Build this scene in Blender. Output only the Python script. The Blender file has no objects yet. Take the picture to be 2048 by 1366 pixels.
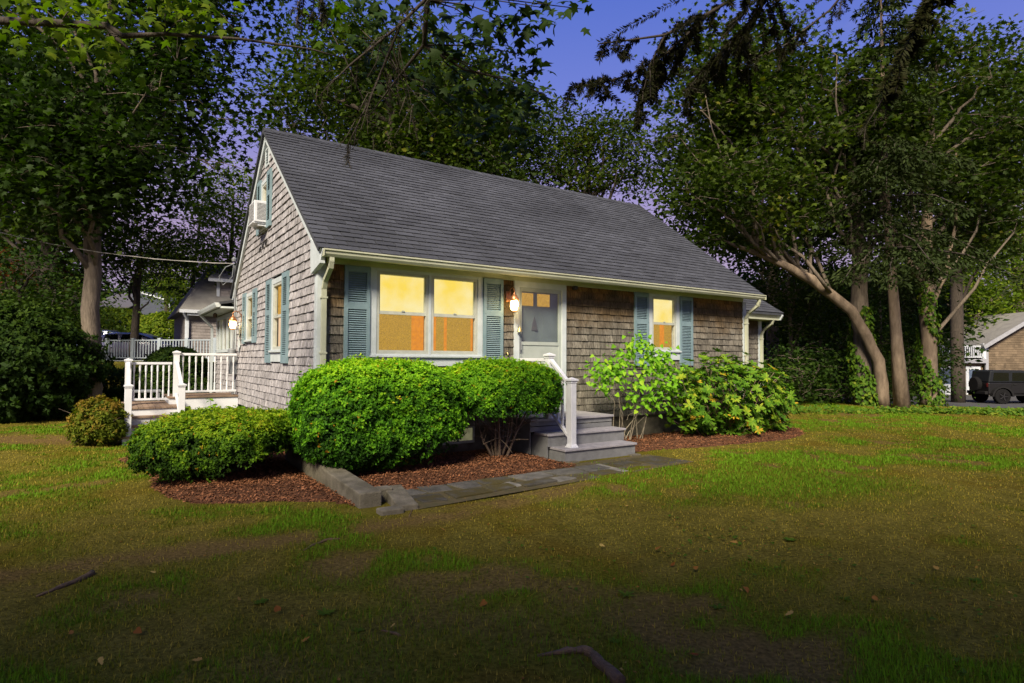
import bpy, bmesh, math, random
import numpy as np
from mathutils import Vector, Matrix
rnd = random.Random(7)
rng = np.random.default_rng(11)
SC = bpy.context.scene
COL = SC.collection
R = math.radians
# ------------------------------------------------------------------ camera
FPX = 1200.0; PITCH = R(1.77); ROLL = R(0.28); EYE = 1.5
cam_d = bpy.data.cameras.new('camera'); cam = bpy.data.objects.new('camera', cam_d); COL.objects.link(cam)
cam_d.sensor_width = 36; cam_d.lens = FPX/2048*36; cam_d.clip_start = 0.05; cam_d.clip_end = 1500
_f = Vector((0, math.cos(PITCH), math.sin(PITCH))); _u = Vector((0, -math.sin(PITCH), math.cos(PITCH))); _r = Vector((1, 0, 0))
_x = _r*math.cos(ROLL)+_u*math.sin(ROLL); _y = _u*math.cos(ROLL)-_r*math.sin(ROLL)
cam.matrix_world = Matrix(((_x[0], _y[0], -_f[0], 0), (_x[1], _y[1], -_f[1], 0), (_x[2], _y[2], -_f[2], EYE), (0, 0, 0, 1)))
SC.camera = cam
def ray(px, py):
    return _f+_x*((px-1024)/FPX)+_y*((683-py)/FPX)
def at(px, py, depth):
    d = ray(px, py); return Vector((0, 0, EYE))+d*(depth/d.y)
def gp(px, py, z=0.0):
    d = ray(px, py); return Vector((0, 0, EYE))+d*((z-EYE)/d.z)
# ------------------------------------------------------------------ world and sun
SUN_TO = Vector((-0.20, -0.76, 0.62)).normalized()
w = bpy.data.worlds.new('World'); SC.world = w; w.use_nodes = True
nt = w.node_tree; nt.nodes.clear()
def N(t, **k):
    n = nt.nodes.new(t)
    for a, b in k.items(): setattr(n, a, b)
    return n
out = N('ShaderNodeOutputWorld'); tc = N('ShaderNodeTexCoord'); sep = N('ShaderNodeSeparateXYZ')
nt.links.new(tc.outputs['Generated'], sep.inputs[0])
ramp = N('ShaderNodeValToRGB'); cr = ramp.color_ramp
stops = [(0.0, (0.36, 0.24, 0.40)), (0.18, (0.44, 0.30, 0.48)), (0.28, (0.34, 0.275, 0.60)), (0.40, (0.165, 0.21, 0.68)), (0.56, (0.075, 0.145, 0.62)), (1.0, (0.05, 0.10, 0.42))]
cr.elements[0].position = 0; cr.elements[0].color = (*stops[0][1], 1); cr.elements[1].position = 1; cr.elements[1].color = (*stops[-1][1], 1)
for p_, c_ in stops[1:-1]:
    e = cr.elements.new(p_); e.color = (*c_, 1)
nt.links.new(sep.outputs['Z'], ramp.inputs[0])
# thin high cloud
mp = N('ShaderNodeMapping'); mp.inputs['Scale'].default_value = (2.2, 2.2, 7.0)
nz = N('ShaderNodeTexNoise'); nz.inputs['Scale'].default_value = 1.3; nz.inputs['Detail'].default_value = 6
nt.links.new(tc.outputs['Generated'], mp.inputs[0]); nt.links.new(mp.outputs[0], nz.inputs['Vector'])
cl = N('ShaderNodeValToRGB'); cl.color_ramp.elements[0].position = 0.52; cl.color_ramp.elements[1].position = 0.78
cl.color_ramp.elements[0].color = (0, 0, 0, 1); cl.color_ramp.elements[1].color = (0.55, 0.55, 0.55, 1)
nt.links.new(nz.outputs[0], cl.inputs[0])
mixc = N('ShaderNodeMixRGB'); mixc.inputs[2].default_value = (0.50, 0.46, 0.54, 1)
nt.links.new(cl.outputs[0], mixc.inputs[0]); nt.links.new(ramp.outputs[0], mixc.inputs[1])
bg = N('ShaderNodeBackground'); bg.inputs[1].default_value = 0.48
nt.links.new(mixc.outputs[0], bg.inputs[0])
sky = N('ShaderNodeTexSky'); sky.sky_type = 'NISHITA'; sky.sun_disc = False
sky.sun_elevation = math.asin(SUN_TO.z); sky.sun_rotation = math.atan2(SUN_TO.x, SUN_TO.y); sky.ozone_density = 3.0
bg2 = N('ShaderNodeBackground'); bg2.inputs[1].default_value = 0.010
nt.links.new(sky.outputs[0], bg2.inputs[0])
add = N('ShaderNodeAddShader'); nt.links.new(bg.outputs[0], add.inputs[0]); nt.links.new(bg2.outputs[0], add.inputs[1])
nt.links.new(add.outputs[0], out.inputs[0])
sd = bpy.data.lights.new('sun', 'SUN'); sd.energy = 5.0; sd.angle = R(16); sd.color = (1.0, 0.87, 0.66)
so = bpy.data.objects.new('sun', sd); COL.objects.link(so); so.location = SUN_TO*60
so.rotation_euler = SUN_TO.to_track_quat('Z', 'Y').to_euler()
SC.view_settings.view_transform = 'Standard'; SC.view_settings.look = 'None'; SC.view_settings.gamma = 1
SC.view_settings.exposure = 0.9; SC.view_settings.use_curve_mapping = False
# ------------------------------------------------------------------ materials
MATS = {}
def mat(name, c1, c2=None, rough=0.7, scale=8.0, bump=0.0, bscale=None, stretch=(1, 1, 1), tone=None, detail=5, metal=0.0, spec=0.4, emit=None, estr=0.0, trans=0.0, contrast=(0.35, 0.65), extra=None, coord='Object', alpha=None):
    """procedural principled material; tone = (lo, hi): per-piece brightness from the 'tone' attribute"""
    if name in MATS: return MATS[name]
    m = bpy.data.materials.new(name); m.use_nodes = True; t = m.node_tree; n = t.nodes; b = n['Principled BSDF']; L = t.links.new
    b.inputs['Roughness'].default_value = rough; b.inputs['Metallic'].default_value = metal; b.inputs['Specular IOR Level'].default_value = spec
    col = None
    tcn = n.new('ShaderNodeTexCoord'); mpn = n.new('ShaderNodeMapping'); mpn.inputs['Scale'].default_value = stretch
    L(tcn.outputs[coord], mpn.inputs[0])
    if c2 is None: c2 = tuple(x*0.8 for x in c1)
    nn = n.new('ShaderNodeTexNoise'); nn.inputs['Scale'].default_value = scale; nn.inputs['Detail'].default_value = detail; nn.inputs['Roughness'].default_value = 0.62
    L(mpn.outputs[0], nn.inputs['Vector'])
    rp = n.new('ShaderNodeValToRGB'); rp.color_ramp.elements[0].position = contrast[0]; rp.color_ramp.elements[1].position = contrast[1]
    rp.color_ramp.elements[0].color = (*c2, 1); rp.color_ramp.elements[1].color = (*c1, 1)
    L(nn.outputs[0], rp.inputs[0]); col = rp.outputs[0]
    if extra: col = extra(t, col, mpn, tcn)
    if tone:
        an = n.new('ShaderNodeAttribute'); an.attribute_name = 'tone'
        mr = n.new('ShaderNodeMapRange'); mr.inputs[3].default_value = tone[0]; mr.inputs[4].default_value = tone[1]
        L(an.outputs['Fac'], mr.inputs[0])
        mx = n.new('ShaderNodeVectorMath'); mx.operation = 'SCALE'; L(col, mx.inputs[0]); L(mr.outputs[0], mx.inputs['Scale']); col = mx.outputs[0]
    L(col, b.inputs['Base Color'])
    if bump:
        bn = n.new('ShaderNodeTexNoise'); bn.inputs['Scale'].default_value = bscale or scale*3; bn.inputs['Detail'].default_value = 4
        L(mpn.outputs[0], bn.inputs['Vector'])
        bp = n.new('ShaderNodeBump'); bp.inputs['Strength'].default_value = min(1, bump); bp.inputs['Distance'].default_value = 0.02
        L(bn.outputs[0], bp.inputs['Height']); L(bp.outputs[0], b.inputs['Normal'])
    if emit: b.inputs['Emission Color'].default_value = (*emit, 1); b.inputs['Emission Strength'].default_value = estr
    MATS[name] = m; return m
def leaf_mat(name, cols, trans=0.3, rough=0.7, spec=0.08):
    """foliage: 'tone' attribute (0-1) picks the leaf colour along cols"""
    if name in MATS: return MATS[name]
    cols = [(p, (c[0], c[1], c[2]*.5)) for p, c in cols]; spec = min(spec, .12); rough = max(rough, .6)
    m = bpy.data.materials.new(name); m.use_nodes = True; t = m.node_tree; n = t.nodes; b = n['Principled BSDF']; L = t.links.new
    an = n.new('ShaderNodeAttribute'); an.attribute_name = 'tone'
    rp = n.new('ShaderNodeValToRGB'); e = rp.color_ramp.elements
    e[0].position = cols[0][0]; e[0].color = (*cols[0][1], 1); e[1].position = cols[-1][0]; e[1].color = (*cols[-1][1], 1)
    for p, c in cols[1:-1]:
        q = e.new(p); q.color = (*c, 1)
    L(an.outputs['Fac'], rp.inputs[0]); L(rp.outputs[0], b.inputs['Base Color'])
    b.inputs['Roughness'].default_value = rough; b.inputs['Specular IOR Level'].default_value = spec
    tr = n.new('ShaderNodeBsdfTranslucent'); sc_ = n.new('ShaderNodeVectorMath'); sc_.operation = 'MULTIPLY'; sc_.inputs[1].default_value = (1.4, 1.7, 0.3)
    L(rp.outputs[0], sc_.inputs[0]); L(sc_.outputs[0], tr.inputs[0])
    mx = n.new('ShaderNodeMixShader'); mx.inputs[0].default_value = trans
    L(b.outputs[0], mx.inputs[1]); L(tr.outputs[0], mx.inputs[2]); L(mx.outputs[0], n['Material Output'].inputs[0])
    MATS[name] = m; return m
def emat(name, c, s, c2=None, scale=60):
    if name in MATS: return MATS[name]
    m = bpy.data.materials.new(name); m.use_nodes = True; t = m.node_tree; n = t.nodes; n.remove(n['Principled BSDF']); L = t.links.new
    em = n.new('ShaderNodeEmission'); em.inputs[1].default_value = s
    if c2:
        tcn = n.new('ShaderNodeTexCoord'); nn = n.new('ShaderNodeTexNoise'); nn.inputs['Scale'].default_value = scale; nn.inputs['Detail'].default_value = 3
        L(tcn.outputs['Object'], nn.inputs['Vector']); rp = n.new('ShaderNodeValToRGB'); rp.color_ramp.elements[0].position = .36; rp.color_ramp.elements[1].position = .64
        rp.color_ramp.elements[0].color = (*c2, 1); rp.color_ramp.elements[1].color = (*c, 1); L(nn.outputs[0], rp.inputs[0]); L(rp.outputs[0], em.inputs[0])
    else: em.inputs[0].default_value = (*c, 1)
    L(em.outputs[0], n['Material Output'].inputs[0]); MATS[name] = m; return m
def glass_mat(name='window_glass', tint=(0.98, 0.98, 0.96), refl=0.045):
    if name in MATS: return MATS[name]
    m = bpy.data.materials.new(name); m.use_nodes = True; t = m.node_tree; n = t.nodes; n.remove(n['Principled BSDF']); L = t.links.new
    a = n.new('ShaderNodeBsdfTransparent'); a.inputs[0].default_value = (*tint, 1); g = n.new('ShaderNodeBsdfGlossy'); g.inputs['Roughness'].default_value = 0.03
    mx = n.new('ShaderNodeMixShader'); mx.inputs[0].default_value = refl; L(a.outputs[0], mx.inputs[1]); L(g.outputs[0], mx.inputs[2]); L(mx.outputs[0], n['Material Output'].inputs[0])
    MATS[name] = m; return m
# ------------------------------------------------------------------ helpers
def link(o, parent=None):
    COL.objects.link(o)
    if parent is not None: o.parent = parent
    return o
def tag(o, label, cat, group=None, kind=None):
    if label: o['label'] = label
    if cat: o['category'] = cat
    if group: o['group'] = group
    if kind: o['kind'] = kind
    return o
def thing(name, label, cat, loc=(0, 0, 0), rotz=0.0, group=None):
    o = bpy.data.objects.new(name, None); o.empty_display_size = 0.2; link(o); o.location = loc; o.rotation_euler = (0, 0, rotz)
    return tag(o, label, cat, group)
class MB:
    def __init__(s): s.v = []; s.f = []; s.t = []
    def add(s, vs, fs, tone=0.5):
        o = len(s.v); s.v += [tuple(x) for x in vs]; s.f += [tuple(i+o for i in f) for f in fs]; s.t += [tone]*len(vs); return s
    def box(s, x0, x1, y0, y1, z0, z1, tone=0.5):
        return s.add([(x0, y0, z0), (x1, y0, z0), (x1, y1, z0), (x0, y1, z0), (x0, y0, z1), (x1, y0, z1), (x1, y1, z1), (x0, y1, z1)],
                     [(0, 3, 2, 1), (4, 5, 6, 7), (0, 1, 5, 4), (1, 2, 6, 5), (2, 3, 7, 6), (3, 0, 4, 7)], tone)
    def cbox(s, c, d, tone=0.5): return s.box(c[0]-d[0]/2, c[0]+d[0]/2, c[1]-d[1]/2, c[1]+d[1]/2, c[2]-d[2]/2, c[2]+d[2]/2, tone)
    def bar(s, a, b, w, h, up=(0, 0, 1), tone=0.5):
        a = Vector(a); b = Vector(b); d = (b-a).normalized(); sd_ = d.cross(Vector(up)).normalized(); u = sd_.cross(d)
        vs = [p+sd_*(i*w/2)+u*(j*h/2) for p in (a, b) for i, j in ((-1, -1), (1, -1), (1, 1), (-1, 1))]
        return s.add(vs, [(0, 1, 2, 3), (7, 6, 5, 4), (0, 4, 5, 1), (1, 5, 6, 2), (2, 6, 7, 3), (3, 7, 4, 0)], tone)
    def tube(s, pts, rad, n=8, cap=True, tone=0.5):
        pts = [Vector(p) for p in pts]; rad = rad if hasattr(rad, '__len__') else [rad]*len(pts); o = len(s.v); vs = []; fs = []
        ref = Vector((0.31, 0.17, 0.93))
        for i, p in enumerate(pts):
            d = (pts[min(i+1, len(pts)-1)]-pts[max(i-1, 0)])
            d = d.normalized() if d.length > 1e-9 else Vector((0, 0, 1))
            if abs(d.dot(ref)) > 0.97: r0 = Vector((1, 0, 0))
            else: r0 = ref
            a = d.cross(r0).normalized(); b = d.cross(a)
            for k in range(n):
                t = 2*math.pi*k/n; vs.append(p+a*(math.cos(t)*rad[i])+b*(math.sin(t)*rad[i]))
        for i in range(len(pts)-1):
            for k in range(n): fs.append((i*n+k, i*n+(k+1) % n, (i+1)*n+(k+1) % n, (i+1)*n+k))
        if cap: fs.append(tuple(range(n))[::-1]); fs.append(tuple((len(pts)-1)*n+k for k in range(n)))
        return s.add(vs, fs, tone)
    def lathe(s, prof, c=(0, 0, 0), n=16, tone=0.5):
        vs = []; fs = []
        for r_, z in prof:
            for k in range(n):
                t = 2*math.pi*k/n; vs.append((c[0]+r_*math.cos(t), c[1]+r_*math.sin(t), c[2]+z))
        for i in range(len(prof)-1):
            for k in range(n): fs.append((i*n+k, i*n+(k+1) % n, (i+1)*n+(k+1) % n, (i+1)*n+k))
        fs.append(tuple(range(n))[::-1]); fs.append(tuple((len(prof)-1)*n+k for k in range(n)))
        return s.add(vs, fs, tone)
    def prism(s, poly, axis, a, b, tone=0.5):
        """poly: 2-D outline swept along axis ('x','y','z') from a to b"""
        def P(q, t): return {'x': (t, q[0], q[1]), 'y': (q[0], t, q[1]), 'z': (q[0], q[1], t)}[axis]
        n = len(poly); vs = [P(q, a) for q in poly]+[P(q, b) for q in poly]
        fs = [tuple(range(n)), tuple(range(2*n-1, n-1, -1))]+[(i, (i+1) % n, n+(i+1) % n, n+i) for i in range(n)]
        return s.add(vs, fs, tone)
    def build(s, name, m=None, parent=None, smooth=False, bevel=0.0, fix=True):
        me = bpy.data.meshes.new(name); me.from_pydata(s.v, [], s.f)
        at_ = me.attributes.new('tone', 'FLOAT', 'POINT'); at_.data.foreach_set('value', s.t)
        if fix:
            bm = bmesh.new(); bm.from_mesh(me); bmesh.ops.recalc_face_normals(bm, faces=bm.faces); bm.to_mesh(me); bm.free()
        if smooth: me.polygons.foreach_set('use_smooth', [True]*len(me.polygons))
        if m: me.materials.append(m)
        o = bpy.data.objects.new(name, me); link(o, parent)
        if bevel:
            bv = o.modifiers.new('bevel', 'BEVEL'); bv.width = bevel; bv.segments = 2; bv.limit_method = 'ANGLE'
        return o
def mesh_np(name, V, faces_total, loops, m, tone=None, smooth=False):
    me = bpy.data.meshes.new(name); nv = len(V); nf = len(faces_total)
    me.vertices.add(nv); me.vertices.foreach_set('co', np.ascontiguousarray(V, dtype=np.float32).ravel())
    me.loops.add(len(loops)); me.loops.foreach_set('vertex_index', np.ascontiguousarray(loops, dtype=np.int32))
    me.polygons.add(nf); st = np.zeros(nf, np.int32); st[1:] = np.cumsum(faces_total)[:-1]
    me.polygons.foreach_set('loop_start', st)
    if smooth: me.polygons.foreach_set('use_smooth', np.ones(nf, dtype=bool))
    if tone is not None:
        a = me.attributes.new('tone', 'FLOAT', 'POINT'); a.data.foreach_set('value', np.ascontiguousarray(tone, dtype=np.float32))
    me.update(calc_edges=True); me.validate()
    if m: me.materials.append(m)
    return me
LEAF = {
 'quad': ([(0, 0, 0), (.32, .45, .07), (0, 1, 0), (-.32, .45, .07)], [(0, 1, 2, 3)]),
 'needle': ([(-.09, 0, 0), (.09, 0, 0), (0, 1, 0)], [(0, 1, 2)]),
 'maple': ([(0, 0, 0), (.44, .08, -.05), (.27, .30, .03), (.60, .55, -.06), (.21, .58, .03), (0, 1.05, -.06), (-.21, .58, .03), (-.60, .55, -.06), (-.27, .30, .03), (-.44, .08, -.05), (0, .4, .06)],
           [(0, 1, 2, 10), (2, 3, 4, 10), (4, 5, 6, 10), (6, 7, 8, 10), (8, 9, 0, 10)]),
 'heart': ([(0, .05, 0), (.26, 0, .05), (.38, .25, .08), (.24, .65, .05), (0, 1, -.06), (-.24, .65, .05), (-.38, .25, .08), (-.26, 0, .05)], [(0, 1, 2, 3, 4), (0, 4, 5, 6, 7)]),
 'lance': ([(0, 0, 0), (.11, .2, .03), (.17, .55, .02), (.11, .85, -.02), (0, 1, -.08), (-.11, .85, -.02), (-.17, .55, .02), (-.11, .2, .03)], [(0, 1, 2, 3, 4), (0, 4, 5, 6, 7)]),
 'oak': ([(0, 0, 0), (.16, .2, .03), (.12, .34, 0), (.3, .5, .05), (.2, .62, 0), (.26, .82, .02), (0, 1, -.05), (-.26, .82, .02), (-.2, .62, 0), (-.3, .5, .05), (-.12, .34, 0), (-.16, .2, .03)], [(0, 1, 2, 3, 4, 5, 6), (0, 6, 7, 8, 9, 10, 11)]),
}
def frames(nrm, fwd):
    """orthonormal frames with z along nrm and y near fwd (arrays n,3)"""
    z = nrm/np.linalg.norm(nrm, axis=1, keepdims=True)
    y = fwd-z*np.sum(fwd*z, axis=1, keepdims=True); y /= np.maximum(np.linalg.norm(y, axis=1, keepdims=True), 1e-6)
    x = np.cross(y, z); return x, y, z
def leaves(name, P, nrm, fwd, size, shape, m, tone, width=1.0):
    T, F = LEAF[shape]; T = np.array(T, float)*np.array([width, 1, 1]); n = len(P); k = len(T)
    x, y, z = frames(nrm, fwd); s = np.broadcast_to(np.asarray(size, float), (n,))[:, None, None]
    V = P[:, None, :]+s*(T[None, :, 0, None]*x[:, None, :]+T[None, :, 1, None]*y[:, None, :]+T[None, :, 2, None]*z[:, None, :])
    lt = np.tile(np.array([len(f) for f in F], np.int32), n)
    lp = np.concatenate([np.array(f, np.int32) for f in F]); loops = (lp[None, :]+(np.arange(n, dtype=np.int32)*k)[:, None]).ravel()
    return mesh_np(name, V.reshape(-1, 3), lt, loops, m, np.repeat(np.clip(tone, 0, 1), k))
def add_mesh(name, me, parent=None):
    return link(bpy.data.objects.new(name, me), parent)
_tab = np.random.default_rng(5).random(65536)
def vnoise(x, y, seed=0):
    x = np.asarray(x, float); y = np.asarray(y, float); xi = np.floor(x).astype(np.int64); yi = np.floor(y).astype(np.int64); fx = x-xi; fy = y-yi
    fx = fx*fx*(3-2*fx); fy = fy*fy*(3-2*fy)
    def h(a, b): return _tab[(a*73856093 ^ b*19349663 ^ seed*83492791) & 65535]
    return (h(xi, yi)*(1-fx)+h(xi+1, yi)*fx)*(1-fy)+(h(xi, yi+1)*(1-fx)+h(xi+1, yi+1)*fx)*fy
def fbm(x, y, seed=0, o=4):
    r_ = 0; a = 0.5; s = 0
    for i in range(o): r_ = r_+a*vnoise(np.asarray(x)*2**i, np.asarray(y)*2**i, seed+i); s += a; a *= .55
    return r_/s
def sstep(a, b, x):
    t = np.clip((np.asarray(x, float)-a)/(b-a), 0, 1); return t*t*(3-2*t)
def rot_rand(n): 
    v = rng.normal(size=(n, 3)); return v/np.linalg.norm(v, axis=1, keepdims=True)
# house frame: u along the front wall, v along the gable wall, origin at the near corner
HC = gp(635, 720.5, 0.0) if False else Vector((-2.72, 8.4, 0)); HA = R(90-56.26)
HU = Vector((math.cos(HA), math.sin(HA), 0)); HV = Vector((-math.sin(HA), math.cos(HA), 0))
def hw(u, v, z=0.0): return HC+HU*u+HV*v+Vector((0, 0, z))
def w2h(x, y):
    dx = np.asarray(x)-HC.x; dy = np.asarray(y)-HC.y
    return dx*HU.x+dy*HU.y, dx*HV.x+dy*HV.y
# ------------------------------------------------------------------ ground
def gheight(x, y):
    x = np.asarray(x, float); y = np.asarray(y, float)
    d1 = -0.45*x+0.85*y
    h = 1.35*sstep(17, 25, d1)*sstep(-3, -9, x-0.0*y)
    h = h-0.72*sstep(24, 37, .62*x+.8*y)*sstep(4, 12, x)
    h = h-0.12*np.exp(-(((x+7.2)/2.2)**2+((y-11.6)/1.6)**2))
    u, v = w2h(x, y)
    inside = sstep(-2.6, -2.0, v)*sstep(-.35, .1, u)*sstep(11.5, 10.3, u)*sstep(9, 7, v)
    h = h+(0.05*(fbm(x*.35, y*.35, 3)-.5)+0.03*(fbm(x*1.7, y*1.7, 9)-.5))*(1-inside)
    return h+inside*0.0
def axis_coords(a, b, step, lo, hi):
    c = list(np.arange(a, b+1e-6, step)); s = step
    t = a
    while t > lo: s *= 1.22; t -= s; c.insert(0, t)
    s = step; t = b
    while t < hi: s *= 1.22; t += s; c.append(t)
    return np.array(c)
gx = axis_coords(-12, 16, 0.12, -420, 420); gy = axis_coords(1.2, 20, 0.12, -120, 700)
GX, GY = np.meshgrid(gx, gy); nx, ny = len(gx), len(gy)
DIRT = [(-6.0, 3.2), (-4.4, 3.75), (-3.4, 4.2), (-2.4, 4.75), (-1.5, 5.2), (-.6, 5.9), (0.1, 6.6), (0.9, 7.3)]
def dist_poly(x, y, P):
    d = np.full(np.shape(x), 1e9)
    for (ax, ay), (bx, by) in zip(P[:-1], P[1:]):
        ex, ey = bx-ax, by-ay; t = np.clip(((x-ax)*ex+(y-ay)*ey)/(ex*ex+ey*ey), 0, 1)
        d = np.minimum(d, np.hypot(x-ax-t*ex, y-ay-t*ey))
    return d
def lawn_fields(x, y):
    """dirt, moss, green weights (0-1)"""
    n1 = fbm(x*.55, y*.55, 21); n2 = fbm(x*1.6, y*1.6, 31); n3 = fbm(x*4.5, y*4.5, 41)
    dirt = sstep(.34, .06, dist_poly(x, y, DIRT)*(0.6+1.6*(n2-.25)))*sstep(.36, .56, n3+.08)*.85
    dirt = np.maximum(dirt, sstep(1.3, .5, np.hypot((x+9.2)/1.8, (y-11.4)/.7))*sstep(.3, .6, n3+.2))
    dirt = np.maximum(dirt, 0.75*sstep(.60, .72, n2)*sstep(.4, .6, n1))
    moss = sstep(.46, .62, fbm(x*.8, y*.8, 51))*sstep(.36, .6, n2)
    green = sstep(.44, .62, n1*.6+n2*.4)
    # lush patches in front of the walk and at the far lawn edge
    green = np.maximum(green, .9*sstep(1.25, .55, np.hypot((x-2.6)/2.6, (y-7.6)/1.35))*sstep(.28, .5, n2))
    green = np.maximum(green, .7*sstep(1.2, .6, np.hypot((x-8.5)/4.5, (y-14.2)/1.6))*sstep(.3, .5, n2))
    green = np.maximum(green, .8*sstep(1.2, .5, np.hypot((x+2.6)/1.6, (y-5.7)/.55))*sstep(.3, .5, n2))
    green = np.maximum(green, .8*sstep(1.2, .5, np.hypot((x+5.5)/1.6, (y-9.2)/1.6))*sstep(.35, .5, n2))
    return dirt, moss, green*(1-dirt)
GZ = gheight(GX, GY)
dirt, moss, green = lawn_fields(GX, GY)
idx = np.arange(nx*ny).reshape(ny, nx)
quads = np.stack([idx[:-1, :-1], idx[:-1, 1:], idx[1:, 1:], idx[1:, :-1]], -1).reshape(-1, 4)
def ground_extra(t, col, mpn, tcn):
    n = t.nodes; L = t.links.new
    for nm, c in (('moss', (0.110, 0.082, 0.012)), ('green', (0.090, 0.110, 0.010)), ('dirt', (0.135, 0.092, 0.034))):
        a = n.new('ShaderNodeAttribute'); a.attribute_name = nm
        mx = n.new('ShaderNodeMixRGB'); mx.inputs[2].default_value = (*c, 1); L(a.outputs['Fac'], mx.inputs[0]); L(col, mx.inputs[1]); col = mx.outputs[0]
    nn = n.new('ShaderNodeTexNoise'); nn.inputs['Scale'].default_value = 38; nn.inputs['Detail'].default_value = 6; L(tcn.outputs['Object'], nn.inputs['Vector'])
    mr = n.new('ShaderNodeMapRange'); mr.inputs[1].default_value = .3; mr.inputs[2].default_value = .7; mr.inputs[3].default_value = .5; mr.inputs[4].default_value = 1.35; L(nn.outputs[0], mr.inputs[0])
    vm = n.new('ShaderNodeVectorMath'); vm.operation = 'SCALE'; L(col, vm.inputs[0]); L(mr.outputs[0], vm.inputs['Scale'])
    return vm.outputs[0]
m_ground = mat('lawn_soil', (0.142, 0.120, 0.024), (0.098, 0.086, 0.016), rough=1.0, scale=3.0, bump=.9, bscale=70, extra=ground_extra, spec=.0)
gme = mesh_np('ground', np.stack([GX, GY, GZ], -1).reshape(-1, 3), np.full(len(quads), 4, np.int32), quads.ravel(), m_ground, None, True)
for nm, arr in (('dirt', dirt), ('moss', moss), ('green', green)):
    a = gme.attributes.new(nm, 'FLOAT', 'POINT'); a.data.foreach_set('value', arr.ravel().astype(np.float32))
o = add_mesh('ground', gme); tag(o, None, None, kind='structure')
# ------------------------------------------------------------------ house materials
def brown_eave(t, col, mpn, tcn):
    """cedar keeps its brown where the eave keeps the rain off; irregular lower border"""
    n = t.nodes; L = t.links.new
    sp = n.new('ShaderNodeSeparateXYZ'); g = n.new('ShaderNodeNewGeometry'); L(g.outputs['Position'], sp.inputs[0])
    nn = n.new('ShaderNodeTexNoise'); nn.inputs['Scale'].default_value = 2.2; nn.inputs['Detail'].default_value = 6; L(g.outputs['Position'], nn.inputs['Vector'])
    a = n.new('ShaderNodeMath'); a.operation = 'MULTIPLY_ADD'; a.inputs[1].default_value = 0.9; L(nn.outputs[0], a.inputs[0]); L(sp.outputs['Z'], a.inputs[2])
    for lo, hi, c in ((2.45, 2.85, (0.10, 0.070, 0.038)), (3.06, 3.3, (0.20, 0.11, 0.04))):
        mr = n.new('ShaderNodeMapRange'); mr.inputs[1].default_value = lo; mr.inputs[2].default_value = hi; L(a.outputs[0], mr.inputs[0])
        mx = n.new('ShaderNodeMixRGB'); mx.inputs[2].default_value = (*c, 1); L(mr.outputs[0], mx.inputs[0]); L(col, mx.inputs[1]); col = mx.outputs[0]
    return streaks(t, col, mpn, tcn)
def streaks(t, col, mpn, tcn, amt=(0.45, 1.15)):
    n = t.nodes; L = t.links.new; g = n.new('ShaderNodeNewGeometry')
    mp2 = n.new('ShaderNodeMapping'); mp2.inputs['Scale'].default_value = (60, 60, 5); L(g.outputs['Position'], mp2.inputs[0])
    nn = n.new('ShaderNodeTexNoise'); nn.inputs['Scale'].default_value = 1.0; nn.inputs['Detail'].default_value = 3; L(mp2.outputs[0], nn.inputs['Vector'])
    mr = n.new('ShaderNodeMapRange'); mr.inputs[1].default_value = .33; mr.inputs[2].default_value = .58; mr.inputs[3].default_value = amt[0]; mr.inputs[4].default_value = amt[1]; L(nn.outputs[0], mr.inputs[0])
    vm = n.new('ShaderNodeVectorMath'); vm.operation = 'SCALE'; L(col, vm.inputs[0]); L(mr.outputs[0], vm.inputs['Scale'])
    return vm.outputs[0]
def roof_stain(t, col, mpn, tcn):
    n = t.nodes; L = t.links.new
    for sc, lo, hi, a, b in ((.5, .35, .65, .72, 1.12), (220, .3, .7, .7, 1.3)):
        nn = n.new('ShaderNodeTexNoise'); nn.inputs['Scale'].default_value = sc; nn.inputs['Detail'].default_value = 5; g = n.new('ShaderNodeNewGeometry'); L(g.outputs['Position'], nn.inputs['Vector'])
        mr = n.new('ShaderNodeMapRange'); mr.inputs[1].default_value = lo; mr.inputs[2].default_value = hi; mr.inputs[3].default_value = a; mr.inputs[4].default_value = b; L(nn.outputs[0], mr.inputs[0])
        vm = n.new('ShaderNodeVectorMath'); vm.operation = 'SCALE'; L(col, vm.inputs[0]); L(mr.outputs[0], vm.inputs['Scale']); col = vm.outputs[0]
    return col
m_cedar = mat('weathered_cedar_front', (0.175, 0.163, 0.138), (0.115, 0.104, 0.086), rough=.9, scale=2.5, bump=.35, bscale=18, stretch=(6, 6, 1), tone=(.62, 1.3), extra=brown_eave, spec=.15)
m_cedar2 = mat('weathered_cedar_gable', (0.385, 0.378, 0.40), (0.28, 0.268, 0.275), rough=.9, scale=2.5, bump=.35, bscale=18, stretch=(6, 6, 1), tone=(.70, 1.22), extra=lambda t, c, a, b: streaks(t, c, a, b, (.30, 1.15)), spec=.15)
m_back = mat('cedar_underlay', (0.09, 0.075, 0.06), rough=.95)
m_roof = mat('asphalt_shingle', (0.062, 0.067, 0.082), (0.048, 0.052, 0.063), rough=.92, scale=6, bump=.4, bscale=150, tone=(.78, 1.2), extra=roof_stain, spec=.2)
m_white = mat('white_paint', (0.45, 0.50, 0.53), (0.38, 0.43, 0.45), rough=.55, scale=5, bump=.05)
m_vinyl = mat('white_vinyl', (0.58, 0.60, 0.64), (0.52, 0.54, 0.58), rough=.4, scale=4)
m_gut = mat('gutter_paint', (0.42, 0.44, 0.34), (0.34, 0.355, 0.26), rough=.5, scale=3)
m_shut = mat('shutter_blue_paint', (0.165, 0.24, 0.275), (0.13, 0.20, 0.23), rough=.65, scale=7, bump=.08)
m_storm = mat('storm_sash', (0.40, 0.42, 0.38), (0.32, 0.34, 0.31), rough=.5, scale=6)
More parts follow.
